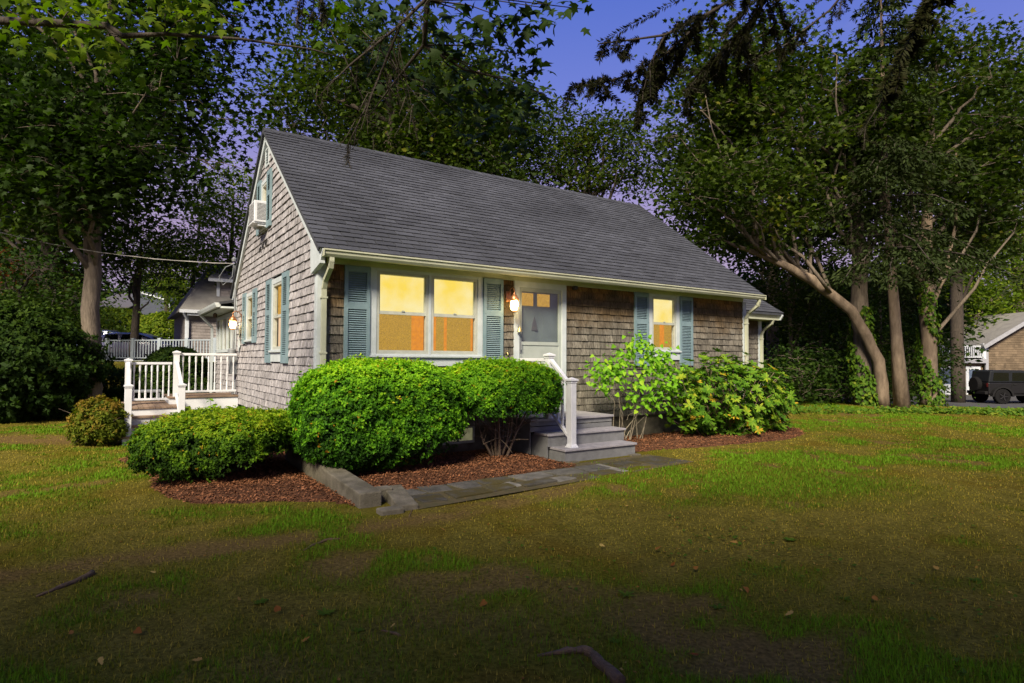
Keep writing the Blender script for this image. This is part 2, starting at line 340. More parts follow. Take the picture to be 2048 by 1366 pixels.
m_conc = mat('concrete', (0.155, 0.14, 0.105), (0.075, 0.068, 0.046), rough=.95, scale=5, bump=.5, bscale=60)
m_step = mat('grey_paint_shaded', (0.17, 0.175, 0.18), (0.13, 0.135, 0.14), rough=.7, scale=9, bump=.1)  # risers and skirts: the step grey with shade put into the colour
m_tread = mat('grey_paint_lit', (0.29, 0.28, 0.30), (0.22, 0.215, 0.235), rough=.7, scale=9, bump=.1)  # treads and boards: the same grey, light from above put into the colour
m_wood = mat('weathered_deck_wood', (0.27, 0.19, 0.135), (0.15, 0.105, 0.075), rough=.85, scale=3, stretch=(1, 12, 4), bump=.3, tone=(.8, 1.2))
m_black = mat('black_metal', (0.02, 0.02, 0.022), rough=.5)
m_cop = mat('copper', (0.55, 0.25, 0.11), (0.36, 0.16, 0.08), rough=.42, metal=.8, scale=9)
m_grey = mat('grey_metal', (0.22, 0.24, 0.26), rough=.45, metal=.3)
m_glass = glass_mat()
m_shade = emat('lit_roller_shade', (1.0, 0.73, 0.09), 0.58, (1.0, 0.86, 0.40), 2.0)
m_amber = emat('lit_room_behind_screen', (0.92, 0.54, 0.06), 0.46, (0.30, 0.17, 0.02), 130)
m_curt = emat('lit_curtain', (1.0, 0.36, 0.02), 0.5, (0.8, 0.28, 0.02), 22)
m_peach = emat('lit_peach_shade', (1.0, 0.66, 0.40), 0.55, (1.0, 0.72, 0.48), 4)
m_warm = emat('lit_warm_curtain', (0.95, 0.55, 0.14), 0.45, (0.7, 0.36, 0.06), 18)
m_door = mat('door_grey_paint', (0.17, 0.205, 0.215), (0.145, 0.175, 0.185), rough=.6, scale=4)
m_doortrim = mat('storm_door_paint', (0.33, 0.37, 0.35), (0.28, 0.32, 0.30), rough=.5, scale=4)
# ------------------------------------------------------------------ cottage
house = thing('cottage', 'weathered shingle cottage with steep grey roof and blue louvered shutters', 'house', HC, HA)
MF = Matrix.Identity(4)                       # front wall frame: x = u, y = into the wall
MG = Matrix.Rotation(R(-90), 4, 'Z')          # gable wall frame: x = -v, y = into the wall
def put(o, M): o.matrix_local = M; return o
# wedge shingle, unit size: x 0..1, y 0 (back) .. -1 (front), z 0..1
def wedge(x0, x1, z0, h, t, tilt=0.0):
    w_ = x1-x0; c = (x0+x1)/2; s = math.sin(tilt); k = math.cos(tilt)
    def P(x, y, z): 
        dx = x-c; return (c+dx*k-(z-z0)*s, y, z0+(z-z0)*k+dx*s)
    return [P(x0, 0, z0), P(x1, 0, z0), P(x1, -t, z0), P(x0, -t, z0), P(x0, 0, z0+h), P(x1, 0, z0+h), P(x1, -t*.22, z0+h), P(x0, -t*.22, z0+h)]
WF = [(0, 3, 2, 1), (4, 5, 6, 7), (3, 7, 6, 2), (0, 4, 7, 3), (1, 2, 6, 5), (0, 1, 5, 4)]
def unit_pool(name, m, k=10):
    pool = []
    for i in range(k):
        me = bpy.data.meshes.new(name); me.from_pydata(wedge(0, 1, 0, 1, 1), [], WF)
        a = me.attributes.new('tone', 'FLOAT', 'POINT'); a.data.foreach_set('value', [i/(k-1)]*8)
        bm = bmesh.new(); bm.from_mesh(me); bmesh.ops.recalc_face_normals(bm, faces=bm.faces); bm.to_mesh(me); bm.free()
        me.materials.append(m); pool.append(me)
    return pool
def shingles(parent, name, pieces, m, n_single, score):
    """pieces: (x0,x1,z0,h,t,tilt,tone) in the frame of parent"""
    pieces = sorted(pieces, key=score); pool = unit_pool(name, m)
    for x0, x1, z0, h, t, tilt, tone in pieces[:n_single]:
        o = bpy.data.objects.new(name, pool[min(9, max(0, int(tone*10)))]); link(o, parent)
        o.location = (x0, 0, z0); o.scale = (x1-x0, t, h); o.rotation_euler = (0, -tilt*0+0, 0)
        if tilt: o.rotation_euler = (0, -tilt, 0)
    b = MB()
    for x0, x1, z0, h, t, tilt, tone in pieces[n_single:]: b.add(wedge(x0, x1, z0, h, t, tilt), WF, tone)
    if b.v:
        o = b.build(name+'_field', m, parent, fix=True); o['kind'] = 'stuff'
def siding_pieces(bounds, z0, z1, holes, expo=0.13, seed=1, wr=(.075, .19), jig=.006):
    r_ = random.Random(seed); out_ = []; z = z0
    while z < z1:
        lo, hi = bounds(z+expo*.5); x = lo-r_.random()*.1
        while x < hi:
            w_ = r_.uniform(*wr); a, b = max(x, lo), min(x+w_-.0025, hi)
            x += w_
            if b-a < .012: continue
            segs = [(a, b)]
            for hx0, hx1, hz0, hz1 in holes:
                if z+expo*.55 < hz0 or z+expo*.45 > hz1: continue
                ns = []
                for p, q in segs:
                    if q <= hx0 or p >= hx1: ns.append((p, q)); continue
                    if p < hx0: ns.append((p, hx0))
                    if q > hx1: ns.append((hx1, q))
                segs = ns
            for p, q in segs:
                if q-p < .015: continue
                tl = r_.gauss(0, .004) if r_.random() > .03 else r_.choice((-1, 1))*r_.uniform(.04, .09)
                out_.append((p, q, z-r_.random()*jig, expo*1.2, r_.uniform(.022, .036), tl, min(1, max(0, r_.gauss(.5, .25)))))
        z += expo
    return out_
L_, D_ = 9.70, 6.60; RV, RZ = 3.40, 5.83; EV, EZ = -0.40, 3.0; BV, BZ = 6.85, 2.95
sF = (RZ-EZ)/(RV-EV); sB = (RZ-BZ)/(BV-RV)
# front wall
wall_f = put(MB().box(0.02, L_-.02, .10, .16, .40, 2.95).build('wall', m_back, house), MF)
holes = [(.745, 2.665, 1.40, 3), (3.29, 4.42, .5, 3), (6.53, 7.45, 1.50, 3)]
def csc(M):
    MW = Matrix.Translation(HC) @ Matrix.Rotation(HA, 4, 'Z') @ M
    def f(p):
        q = MW @ Vector(((p[0]+p[1])/2, 0, p[2])); d = (q-Vector((0, 0, EYE))).length
        if M == MF and p[0] < 3.4 and p[2] < 1.3: d += 50      # behind the hedge
        if M == MF and p[0] > 6.2 and p[2] < 1.2: d += 50
        if M == MG and p[2] < .9: d += 8
        return d
    return f
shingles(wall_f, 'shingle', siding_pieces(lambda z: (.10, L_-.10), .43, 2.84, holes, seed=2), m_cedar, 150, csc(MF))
# gable wall
gb = MB(); gb.prism([(-.02, .40), (-.02, EZ-.05), (-RV, RZ-.18), (-D_, BZ), (-D_, .40)], 'y', .10, .16)
wall_g = put(gb.build('wall', m_back, house), MG)
def gbounds(z):
    v0 = .10 if z < 2.85 else max(.10, EV+(z-EZ)/sF+.12); v1 = D_ if z < 2.9 else min(D_, BV-(z-BZ)/sB-.12)
    return (-v1, -v0) if v1 > v0 else (0, -1)
gholes = [(-2.80, -1.96, 1.44, 2.90), (-5.21, -4.47, 1.83, 2.88), (-3.86, -3.28, 3.93, 4.92), (-3.56, -3.26, 5.13, 5.48)]
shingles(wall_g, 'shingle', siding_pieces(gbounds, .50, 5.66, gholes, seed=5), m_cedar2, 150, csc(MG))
# foundation with its own top edge
fb = MB(); fb.box(0.03, L_-.03, .03, D_, -.3, .44); put(fb.build('foundation', m_conc, house), MF)
# other walls (rear and far gable) and body
bk = MB(); bk.prism([(.2, .44), (.2, EZ-.06), (RV, RZ-.2), (D_-.02, BZ-.05), (D_-.02, .44)], 'x', L_-.05, L_-.001); bk.box(.0, L_, D_-.02, D_, .44, 2.9)
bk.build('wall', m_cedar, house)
# roof
def roof_frame(v, z, slope): return Matrix.Translation((0, v, z)) @ Matrix.Rotation(math.atan(slope), 4, 'X') @ Matrix.Rotation(R(-90), 4, 'X')
# frame after the second rotation: x = u, y = -normal (y<0 is outside), z = up the slope -> reuse the wedge shape
RFm = Matrix.Translation((0, EV, EZ)) @ Matrix.Rotation(math.atan(sF)-R(90), 4, 'X')
slen = math.hypot(RV-EV, RZ-EZ); OU0, OU1 = -.12, L_+.12
roof = put(MB().box(OU0, OU1, .0, .06, 0, slen).build('roof', m_roof, house), RFm)
rp_ = []; z = -.02; row = 0; rr = random.Random(9)
while z < slen-.04:
    x = OU0-.01-(row % 2)*.152-rr.random()*.02; h = min(.165, slen-z)
    while x < OU1:
        a, b = max(x, OU0-.01), min(x+.290, OU1+.01); x += .305
        if b-a > .02: rp_.append((a, b, z-rr.random()*.003, h, rr.uniform(.019, .026), rr.gauss(0, .002), min(1, max(0, rr.gauss(.5, .2)))))
    z += .142; row += 1
MWR = Matrix.Translation(HC) @ Matrix.Rotation(HA, 4, 'Z') @ RFm
shingles(roof, 'roof_shingle', rp_, m_roof, 300, lambda p: ((MWR @ Vector(((p[0]+p[1])/2, 0, p[2])))-Vector((0, 0, EYE))).length)
RB = Matrix.Translation((0, BV, BZ)) @ Matrix.Rotation(R(180), 4, 'Z') @ Matrix.Rotation(math.atan(sB)-R(90), 4, 'X')
sl2 = math.hypot(BV-RV, RZ-BZ); put(MB().box(-OU1, -OU0, .0, .06, 0, sl2).build('roof', m_roof, house), RB)
cap = MB(); u = OU0; k = 0
while u < OU1:
    u2 = min(u+.17, OU1+.01); lift = .012 if k % 2 else .008; t_ = rr.random()
    for sgn, sl in ((-1, sF), (1, sB)):
        d = .13; cap.add([(u, RV, RZ+.02+lift), (u2, RV, RZ+.012+lift), (u2, RV+sgn*d, RZ+.012+lift-d*sl), (u, RV+sgn*d, RZ+.02+lift-d*sl)], [(0, 1, 2, 3)], t_)
    u += .145; k += 1
o = cap.build('ridge_cap', m_roof, house); o['kind'] = 'stuff'
# rake boards and returns on the near gable
for a, b in (((EV+.02, EZ), (RV, RZ)), ((BV, BZ), (RV, RZ))):
    rk = MB(); p = Vector((-.05, a[0], a[1]-.105)); q = Vector((-.05, b[0], b[1]-.115)); rk.bar(p, q, .05, .19, up=(0, 0, 1)); 
    p2 = p+Vector((-.035, 0, .075)); q2 = q+Vector((-.035, 0, .075)); rk.bar(p2, q2, .03, .055)
    rk.build('rake_board', m_white, house)
rt = MB(); rt.prism([(EV+.06, 2.80), (.10, 2.70), (.14, 2.92), (.14, 3.22), (EV+.06, 2.97)], 'x', -.085, -.012); rt.build('eave_return', m_white, house, bevel=.004)
# eave: frieze, soffit, fascia, gutter
MB().box(.10, L_-.10, -.045, .06, 2.855, 2.95).build('frieze', m_gut, house)
MB().box(-.01, L_+.1, -.36, -.02, 2.935, 2.95).build('soffit', m_gut, house)
MB().box(-.012, L_+.11, -.355, -.335, 2.90, 3.0).build('fascia', m_gut, house)
gt = MB(); prof = [(-.36, 2.985), (-.36, 2.885), (-.43, 2.885), (-.455, 2.92), (-.46, 2.955), (-.478, 2.965), (-.478, 2.985), (-.468, 2.985), (-.45, 2.955), (-.42, 2.895), (-.37, 2.895), (-.37, 2.985)]
gt.prism(prof, 'x', -.06, L_+.13); gt.box(-.065, -.06, -.475, -.36, 2.885, 2.985); gt.box(L_+.13, L_+.135, -.475, -.36, 2.885, 2.985); gt.build('gutter', m_gut, house)
def downspout(u0, ev, wv, ztop, zbot, parent, m=m_gut):
    d = MB(); pts = [(u0, ev, ztop), (u0, ev, ztop-.07), (u0, ev+.03, ztop-.15), (u0, wv-.06, ztop-.30), (u0, wv, ztop-.42), (u0, wv, zbot+.1), (u0, wv-.02, zbot)]
    for i in range(len(pts)-1):
        a = Vector(pts[i]); b = Vector(pts[i+1]); e = (b-a).normalized()*.012; d.bar(a-e, b+e, .062, .055, up=(0, -1, .05))
    for zz in (ztop-.55, (ztop+zbot)/2, zbot+.5): d.box(u0-.045, u0+.045, wv-.034, wv+.04, zz, zz+.025)
    return d.build('downspout', m, parent)
downspout(.055, -.40, -.075, 2.90, .25, house); downspout(L_-.03, -.40, -.075, 2.90, .35, house)
MB().box(-.024, .10, -.03, .0, .42, 2.86).box(-.03, .0, .0, .10, .42, 2.80).build('corner_board', m_white, house)
MB().box(L_-.10, L_+.024, -.03, .02, .42, 2.86).build('corner_board', m_white, house)
MB().box(-.03, .0, D_-.09, D_+.02, .42, 2.9).build('corner_board', m_white, house)
# windows -------------------------------------------------------------------
def shutter(M, x0, x1, z0, z1):
    f = MB(); y0, y1 = -.062, -.024; sw = .052; midz = z0+(z1-z0)*.60
    f.box(x0, x0+sw, y0, y1, z0, z1).box(x1-sw, x1, y0, y1, z0, z1)
    bars = [(z0, z0+.12), (midz-.045, midz+.045), (z1-.085, z1)]
    for a, b in bars: f.box(x0+sw, x1-sw, y0+.002, y1, a, b)
    f.box(x0+sw-.004, x1-sw+.004, y1-.008, y1-.004, z0+.1, z1-.08)
    for zz in (z0+.22, midz, z1-.2):
        for xx in (x0+.02, x1-.02): f.box(xx-.008, xx+.008, y0-.004, y0, zz-.008, zz+.008)
    o = put(f.build('shutter', m_shut, house), M)
    l = MB()
    for (a, b) in ((bars[0][1], bars[1][0]), (bars[1][1], bars[2][0])):
        n = int((b-a)/.031)
        for i in range(n):
            zc = a+(i+.5)*(b-a)/n; l.add([(x0+sw, y0+.006, zc-.014), (x1-sw, y0+.006, zc-.014), (x1-sw, y0+.012, zc-.017), (x0+sw, y0+.012, zc-.017), (x0+sw, y1-.006, zc+.010), (x1-sw, y1-.006, zc+.010), (x1-sw, y1-.003, zc+.006), (x0+sw, y1-.003, zc+.006)],
                                         [(0, 1, 5, 4), (2, 3, 7, 6), (0, 3, 2, 1), (4, 5, 6, 7), (0, 4, 7, 3), (1, 2, 6, 5)])
    q = l.build('louvers', m_shut, o); q['kind'] = 'stuff'
def sash_unit(win, x0, x1, z0, z1, up_m, lo_m, curtains=(), split=.5, screen=True):
    """double-hung sash with its glass and lit shade, in the window's frame"""
    s = MB(); w_ = .045; zm = z0+(z1-z0)*split
    s.box(x0, x0+w_, -.03, .035, z0, z1).box(x1-w_, x1, -.03, .035, z0, z1).box(x0+w_, x1-w_, -.03, .035, z1-w_, z1).box(x0+w_, x1-w_, -.03, .035, z0, z0+.055)
    s.box(x0+w_, x1-w_, -.022, .03, zm-.024, zm+.024)
    s.box(x0+w_, x0+w_+.016, -.012, .03, zm+.024, z1-w_).box(x1-w_-.016, x1-w_, -.012, .03, zm+.024, z1-w_)
    s.box((x0+x1)/2-.025, (x0+x1)/2+.025, -.034, -.022, zm+.024, zm+.04)
    sa = s.build('sash', m_storm, win)
    for a, b in ((z0+.055, zm-.024), (zm+.024, z1-w_)): MB().box(x0+w_, x1-w_, .002, .006, a, b).build('pane', m_glass, sa)
    MB().box(x0+w_, x1-w_, .046, .05, zm-.02, z1-w_).build('shade', up_m, win)
    MB().box(x0+w_, x1-w_, .06, .064, z0+.03, zm-.02).build('room_light', lo_m, win)
    for ca, cb in curtains: MB().box(ca, cb, .052, .056, z0+.03, zm-.02).build('curtain', m_curt, win)
def casing(M, x0, x1, z0, z1, top, bot, sides, sill=True, name='window'):
    b = MB(); b.box(x0-sides[0], x0, -.04, .095, z0-bot, z1+top).box(x1, x1+sides[1], -.04, .095, z0-bot, z1+top).box(x0, x1, -.038, .095, z1, z1+top).box(x0, x1, -.038, .095, z0-bot, z0)
    if sill: b.box(x0-sides[0]-.02, x1+sides[1]+.02, -.075, .0, z0-.045, z0-.012)
    return put(b.build(name, m_white, house), M)
# picture window: two sashes in one white surround
pw = MB(); pw.box(.745, .84, -.04, .095, 1.40, 2.855).box(2.575, 2.665, -.04, .095, 1.40, 2.855).box(1.69, 1.73, -.038, .095, 1.58, 2.815).box(.84, 2.575, -.038, .095, 2.815, 2.855).box(.84, 2.575, -.038, .095, 1.40, 1.585).box(.735, 2.675, -.08, -.03, 1.535, 1.56)
win1 = put(pw.build('window', m_white, house), MF)
sash_unit(win1, .84, 1.69, 1.585, 2.815, m_shade, m_amber, [(1.44, 1.645)])
sash_unit(win1, 1.73, 2.575, 1.585, 2.815, m_shade, m_amber, [(1.80, 1.86), (2.0, 2.05), (2.49, 2.53)])
win2 = casing(MF, 6.64, 7.36, 1.72, 2.80, .055, .20, (.11, .09)); sash_unit(win2, 6.64, 7.36, 1.72, 2.80, m_shade, m_amber, [(6.95, 7.08)])
for a, b in ((.355, .735), (2.675, 3.055), (6.135, 6.525), (7.455, 7.85)): shutter(MF, a, b, 1.40, 2.85)
g1 = casing(MG, -2.71, -2.05, 1.66, 2.82, .09, .21, (.09, .09)); sash_unit(g1, -2.71, -2.05, 1.66, 2.82, m_warm, m_peach)
g2 = casing(MG, -5.13, -4.55, 1.90, 2.80, .07, .07, (.08, .08)); sash_unit(g2, -5.13, -4.55, 1.90, 2.80, m_warm, m_warm)
g3 = casing(MG, -3.80, -3.34, 4.0, 4.85, .07, .07, (.06, .06)); sash_unit(g3, -3.80, -3.34, 4.0, 4.85, m_peach, m_grey, split=.42)
for a, b in ((-1.95, -1.56), (-3.20, -2.81)): shutter(MG, a, b, 1.43, 2.93)
for a, b in ((-4.45, -4.12), (-5.56, -5.23)): shutter(MG, a, b, 1.82, 2.90)
for a, b in ((-3.27, -2.96), (-4.18, -3.87)): shutter(MG, a, b, 3.93, 4.98)
vt = MB(); vt.box(-3.56, -3.53, -.04, .02, 5.13, 5.48).box(-3.29, -3.26, -.04, .02, 5.13, 5.48).box(-3.53, -3.29, -.04, .02, 5.45, 5.48).box(-3.53, -3.29, -.04, .02, 5.13, 5.16)
for i in range(6): vt.bar((-3.53, -.01, 5.19+i*.05), (-3.29, -.01, 5.19+i*.05), .045, .008, up=(0, -.6, 1))
put(vt.build('gable_vent', m_white, house), MG)
# front door: inner door behind an aluminium storm door
dt = MB(); dt.box(3.29, 3.395, -.045, .09, .58, 2.855).box(4.325, 4.42, -.045, .09, .58, 2.855).box(3.395, 4.325, -.043, .09, 2.755, 2.855); dt.build('door_casing', m_white, house)
dr = MB(); dr.box(3.40, 4.32, .055, .095, .60, 2.75)
for (a, b, c, d) in ((3.50, 3.82, 1.78, 2.36), (3.90, 4.22, 1.78, 2.36), (3.50, 3.82, .75, 1.60), (3.90, 4.22, .75, 1.60)): dr.box(a, b, .047, .056, c, d); dr.box(a+.04, b-.04, .040, .048, c+.04, d-.04)
door = dr.build('door', m_door, house)
for a, b in ((3.475, 3.74), (3.835, 4.10)): MB().box(a, b, .036, .050, 2.45, 2.67).build('pane', emat('lit_door_pane', (1.0, .55, .08), .5, (.5, .24, .02), 60), door)
orn = MB(); orn.prism([(3.70, 2.02), (3.83, 2.02), (3.80, 2.16), (3.765, 2.26), (3.73, 2.16)], 'y', .028, .042); orn.build('door_ornament', mat('dark_straw', (.10, .10, .11)), door)
sd2 = MB(); sd2.box(3.395, 3.455, -.02, .02, .60, 2.755).box(4.265, 4.325, -.02, .02, .60, 2.755).box(3.455, 4.265, -.02, .02, 2.69, 2.755).box(3.455, 4.265, -.02, .02, 1.76, 1.82).box(3.455, 4.265, -.015, .015, .60, .70)
sdo = sd2.build('storm_door', m_doortrim, house)
MB().box(3.455, 4.265, -.004, .0, 1.82, 2.69).build('screen_pane', glass_mat('insect_screen', (.88, .90, .90), .06), sdo)
kp = MB(); kp.box(3.455, 4.265, -.008, .004, .70, 1.76).box(3.52, 3.84, -.016, -.006, .80, 1.55).box(3.90, 4.20, -.016, -.006, .80, 1.55); kp.build('kick_panel', m_doortrim, sdo)
hd = MB(); hd.box(3.41, 3.44, -.032, -.02, 1.62, 1.86); hd.tube([(3.425, -.032, 1.66), (3.425, -.06, 1.68), (3.425, -.06, 1.80), (3.425, -.032, 1.82)], .007, 6); hd.build('handle', m_grey, sdo)
# basement window
bw = MB(); bw.box(1.96, 2.54, -.012, .05, .16, .20).box(1.96, 2.54, -.012, .05, .40, .44).box(1.96, 1.99, -.012, .05, .2, .40).box(2.51, 2.54, -.012, .05, .2, .40).box(2.24, 2.26, -.01, .05, .2, .40)
bwo = bw.build('basement_window', m_storm, house); MB().box(1.99, 2.51, .01, .014, .2, .4).build('pane', emat('dim_basement_light', (.42, .40, .22), .2, (.25, .24, .13), 8), bwo)
# kitchen extension beyond the far corner
ew = put(MB().box(L_, 11.76, 1.0, 4.2, .2, 2.66).build('wall', m_back, house), MF)
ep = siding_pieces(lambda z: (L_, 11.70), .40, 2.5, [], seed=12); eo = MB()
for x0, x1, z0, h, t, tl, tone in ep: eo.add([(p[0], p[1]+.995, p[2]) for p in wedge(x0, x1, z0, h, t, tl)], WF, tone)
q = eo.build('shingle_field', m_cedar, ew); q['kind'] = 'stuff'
MB().box(11.66, 11.80, .96, 1.1, .3, 2.60).build('corner_board', m_white, house)
MB().box(L_, 11.9, .60, 1.0, 2.56, 2.60).box(L_, 11.98, .565, .60, 2.56, 2.68).build('fascia', m_gut, house)
er = MB(); er.bar((0, 0, 0), (0, 1, 0), 1, 1); er = MB()
ES = .62; er.add([(L_, .50, 2.68), (12.05, .50, 2.68), (12.05, 3.0, 2.68+2.5*ES), (L_, 3.0, 2.68+2.5*ES), (L_, .50, 2.74), (12.05, .50, 2.74), (12.05, 3.0, 2.74+2.5*ES), (L_, 3.0, 2.74+2.5*ES)], WF[:0]+[(0, 3, 2, 1), (4, 5, 6, 7), (0, 1, 5, 4), (1, 2, 6, 5), (2, 3, 7, 6), (3, 0, 4, 7)])
er.build('roof', m_roof, house)
esl = math.hypot(2.5, 2.5*ES); EM = Matrix.Translation((0, .49, 2.745)) @ Matrix.Rotation(math.atan(ES)-R(90), 4, 'X'); ec = MB(); z = 0; row = 0
while z < esl-.1:
    x = L_-(row % 2)*.15
    while x < 12.06:
        a, b = max(x, L_), min(x+.299, 12.06); x += .305
        if b-a > .02: ec.add(wedge(a, b, z, .16, .014, 0), WF, rr.random())
    z += .142; row += 1
q = put(ec.build('roof_shingle_field', m_roof, house), EM); q['kind'] = 'stuff'
g2_ = MB(); g2_.prism([(p[0]+.99, p[1]-.27) for p in prof], 'x', L_, 12.06); g2_.build('gutter', m_gut, house)
downspout(11.74, .60, .92, 2.62, .3, house)
sr = MB(); sr.bar((11.99, .5, 2.62), (11.99, 3.0, 2.62+2.5*ES), .04, .14); sr.build('rake_board', m_white, house)
# sunroom behind the gable wall
sw = MB(); sw.box(.02, 3.0, D_, 9.7, .3, 1.66).box(.02, .12, D_, 9.7, 2.56, 2.80); sw.box(.5, 3.0, D_+.1, 9.6, 1.66, 2.8); sw.build('sunroom_wall', m_cedar2, house)
sp_ = siding_pieces(lambda z: (-9.66, -D_), .45, 1.60, [], seed=22); so_ = MB()
for x0, x1, z0, h, t, tl, tone in sp_: so_.add([(p[0], p[1]+.02, p[2]) for p in wedge(x0, x1, z0, h, t, tl)], WF, tone)
q = put(so_.build('shingle_field', m_cedar2, house), MG); q['kind'] = 'stuff'
st = MB(); st.box(-.01, .05, D_+.02, 9.72, 1.66, 1.74).box(-.01, .05, D_+.02, 9.72, 2.52, 2.62)
ys = [D_+.03, 7.30, 7.95, 8.55, 9.15, 9.64]
for yv in ys: st.box(-.012, .05, yv, yv+.08, 1.74, 2.52)
sto = st.build('sunroom_window', m_white, house)
for i in range(5):
    MB().box(.02, .026, ys[i]+.08, ys[i+1], 1.74, 2.52).build('pane', m_glass, sto)
    MB().box(.05, .056, ys[i]+.08, ys[i+1], 1.74, 2.52).build('blind', mat('brown_blind', (.19, .14, .11)) if i % 2 == 0 else emat('dim_sunroom', (.42, .36, .14), .4, (.2, .2, .24), 9), sto)
srf = MB(); srf.add([(-.38, D_-.02, 2.80), (-.38, 9.9, 2.80), (3.0, 9.9, 3.5), (3.0, D_-.02, 3.5), (-.38, D_-.02, 2.74), (-.38, 9.9, 2.74), (3.0, 9.9, 3.44), (3.0, D_-.02, 3.44)], [(0, 1, 2, 3), (7, 6, 5, 4), (0, 4, 5, 1), (1, 5, 6, 2), (2, 6, 7, 3), (3, 7, 4, 0)]); srf.build('roof', m_roof, house)
sg = MB(); sg.box(-.36, .02, D_-.01, 9.85, 2.66, 2.70); sg.box(-.36, -.34, D_-.01, 9.85, 2.66, 2.75); sg.prism([(-.36, 2.78), (-.36, 2.68), (-.43, 2.68), (-.46, 2.74), (-.47, 2.78)], 'y', D_-.02, 9.9); sg.build('gutter', m_white, house)
sdw = MB(); sdw.bar((-.42, 9.8, 2.70), (-.10, 9.86, 2.36), .06, .06); sdw.bar((-.10, 9.86, 2.38), (-.10, 9.86, .4), .06, .06, up=(0, 1, 0)); sdw.build('downspout', m_white, house)
# small fittings on the cottage
MB().cbox((4.60, -.07, 2.82), (.07, .09, .07)).build('security_camera', m_black, house, bevel=.012)
sf = MB(); sf.lathe([(.03, -.05), (.05, -.03), (.05, .03), (.035, .05)], (-.22, 8.4, 2.60), 10); sf.lathe([(.02, 0), (.02, .06)], (-.22, 8.4, 2.63), 8); sf.build('floodlight', mat('bronze', (.10, .075, .05), metal=.5), house)
em_ = MB(); em_.box(-.16, -.02, 6.30, 6.52, 1.15, 1.62); em_.lathe([(.085, 0), (.085, .08), (.05, .12)], (-.12, 6.41, 1.62), 14); em_.tube([(-.09, 6.42, 1.74), (-.07, 6.42, 2.4), (-.07, 6.40, 3.3), (-.10, 6.32, 3.62)], .022, 8); em_.tube([(-.09, 6.36, 1.15), (-.09, 6.38, .8), (-.10, 6.36, .45)], .02, 8); em_.build('electric_meter', m_grey, house)
# ------------------------------------------------------------------ things fixed to the cottage
def hthing(name, label, cat, u, v, z=0.0, group=None): return thing(name, label, cat, hw(u, v, z), HA, group)
def lantern(root):
    """hanging copper onion lantern; local origin on the wall, -y out of the wall"""
    b = MB(); b.lathe([(.05, 0), (.05, .012)], (0, 0, 0), 12); pl = MB(); pl.box(-.05, .05, -.02, .0, -.02, .16); pl.build('wall_plate', m_cop, root, bevel=.006)
    a = MB(); a.tube([(0, -.015, .10), (0, -.07, .19), (0, -.14, .21), (0, -.19, .17), (0, -.19, .13)], .009, 8); a.build('arm', m_cop, root, True)
    c = MB(); c.lathe([(.012, .13), (.022, .115), (.014, .10), (.035, .09), (.06, .055), (.075, .02), (.075, -.01), (.06, -.015)], (0, -.19, 0), 16); c.build('cap', m_cop, root, True)
    g = MB(); g.lathe([(.055, -.01), (.068, -.05), (.07, -.10), (.055, -.16), (.04, -.175)], (0, -.19, 0), 16); g.build('glass', emat('lantern_glow', (1.0, .72, .28), 9.0), root, True)
    cg = MB()
    for k in range(6):
        t = k*math.pi/3; cg.tube([(.072*math.cos(t), -.19+.072*math.sin(t), -.01), (.076*math.cos(t), -.19+.076*math.sin(t), -.1), (.045*math.cos(t), -.19+.045*math.sin(t), -.18)], .004, 5)
    cg.lathe([(.05, -.18), (.05, -.195), (.01, -.21)], (0, -.19, 0), 12); cg.build('cage', m_cop, root)
    ld = bpy.data.lights.new('lantern_bulb', 'POINT'); ld.energy = 6; ld.color = (1, .68, .30); ld.shadow_soft_size = .06
    lo = bpy.data.objects.new('bulb', ld); link(lo, root); lo.location = (0, -.30, -.08)
lt1 = hthing('wall_lantern', 'lit copper lantern on the shingles between shutter and front door', 'lantern', 3.17, -.025, 2.50); lantern(lt1)
lt2 = thing('wall_lantern', 'lit copper lantern at the rear corner above the white porch railing', 'lantern', hw(-.025, 5.72, 2.33), HA-R(90)); lantern(lt2)
# window air conditioner
ac = thing('air_conditioner', 'white window air conditioner jutting from the upper gable window', 'air conditioner', hw(0, 3.50, 4.03), HA-R(90))
MB().box(-.24, .24, -.27, .02, .0, .40).build('casing', m_vinyl, ac, bevel=.012)
gr = MB(); gr.box(-.21, .21, -.276, -.27, .04, .36); gr.box(.24, .244, -.22, -.06, .05, .35); gr.build('grille', mat('ac_grille', (.16, .16, .16), (.10, .10, .10), scale=3, stretch=(1, 1, 40)), ac)
sl_ = MB()
for i in range(12): sl_.box(-.21, .21, -.280, -.276, .05+i*.026, .058+i*.026); sl_.box(.244, .248, -.22, -.06, .06+i*.024, .067+i*.024)
q = sl_.build('fins', m_vinyl, ac); q['kind'] = 'stuff'
br = MB(); br.box(-.22, .22, -.29, -.02, -.02, -.002); br.box(-.20, -.17, -.20, -.02, -.06, -.02); br.box(.17, .20, -.20, -.02, -.06, -.02); br.build('support_bracket', m_vinyl, ac)
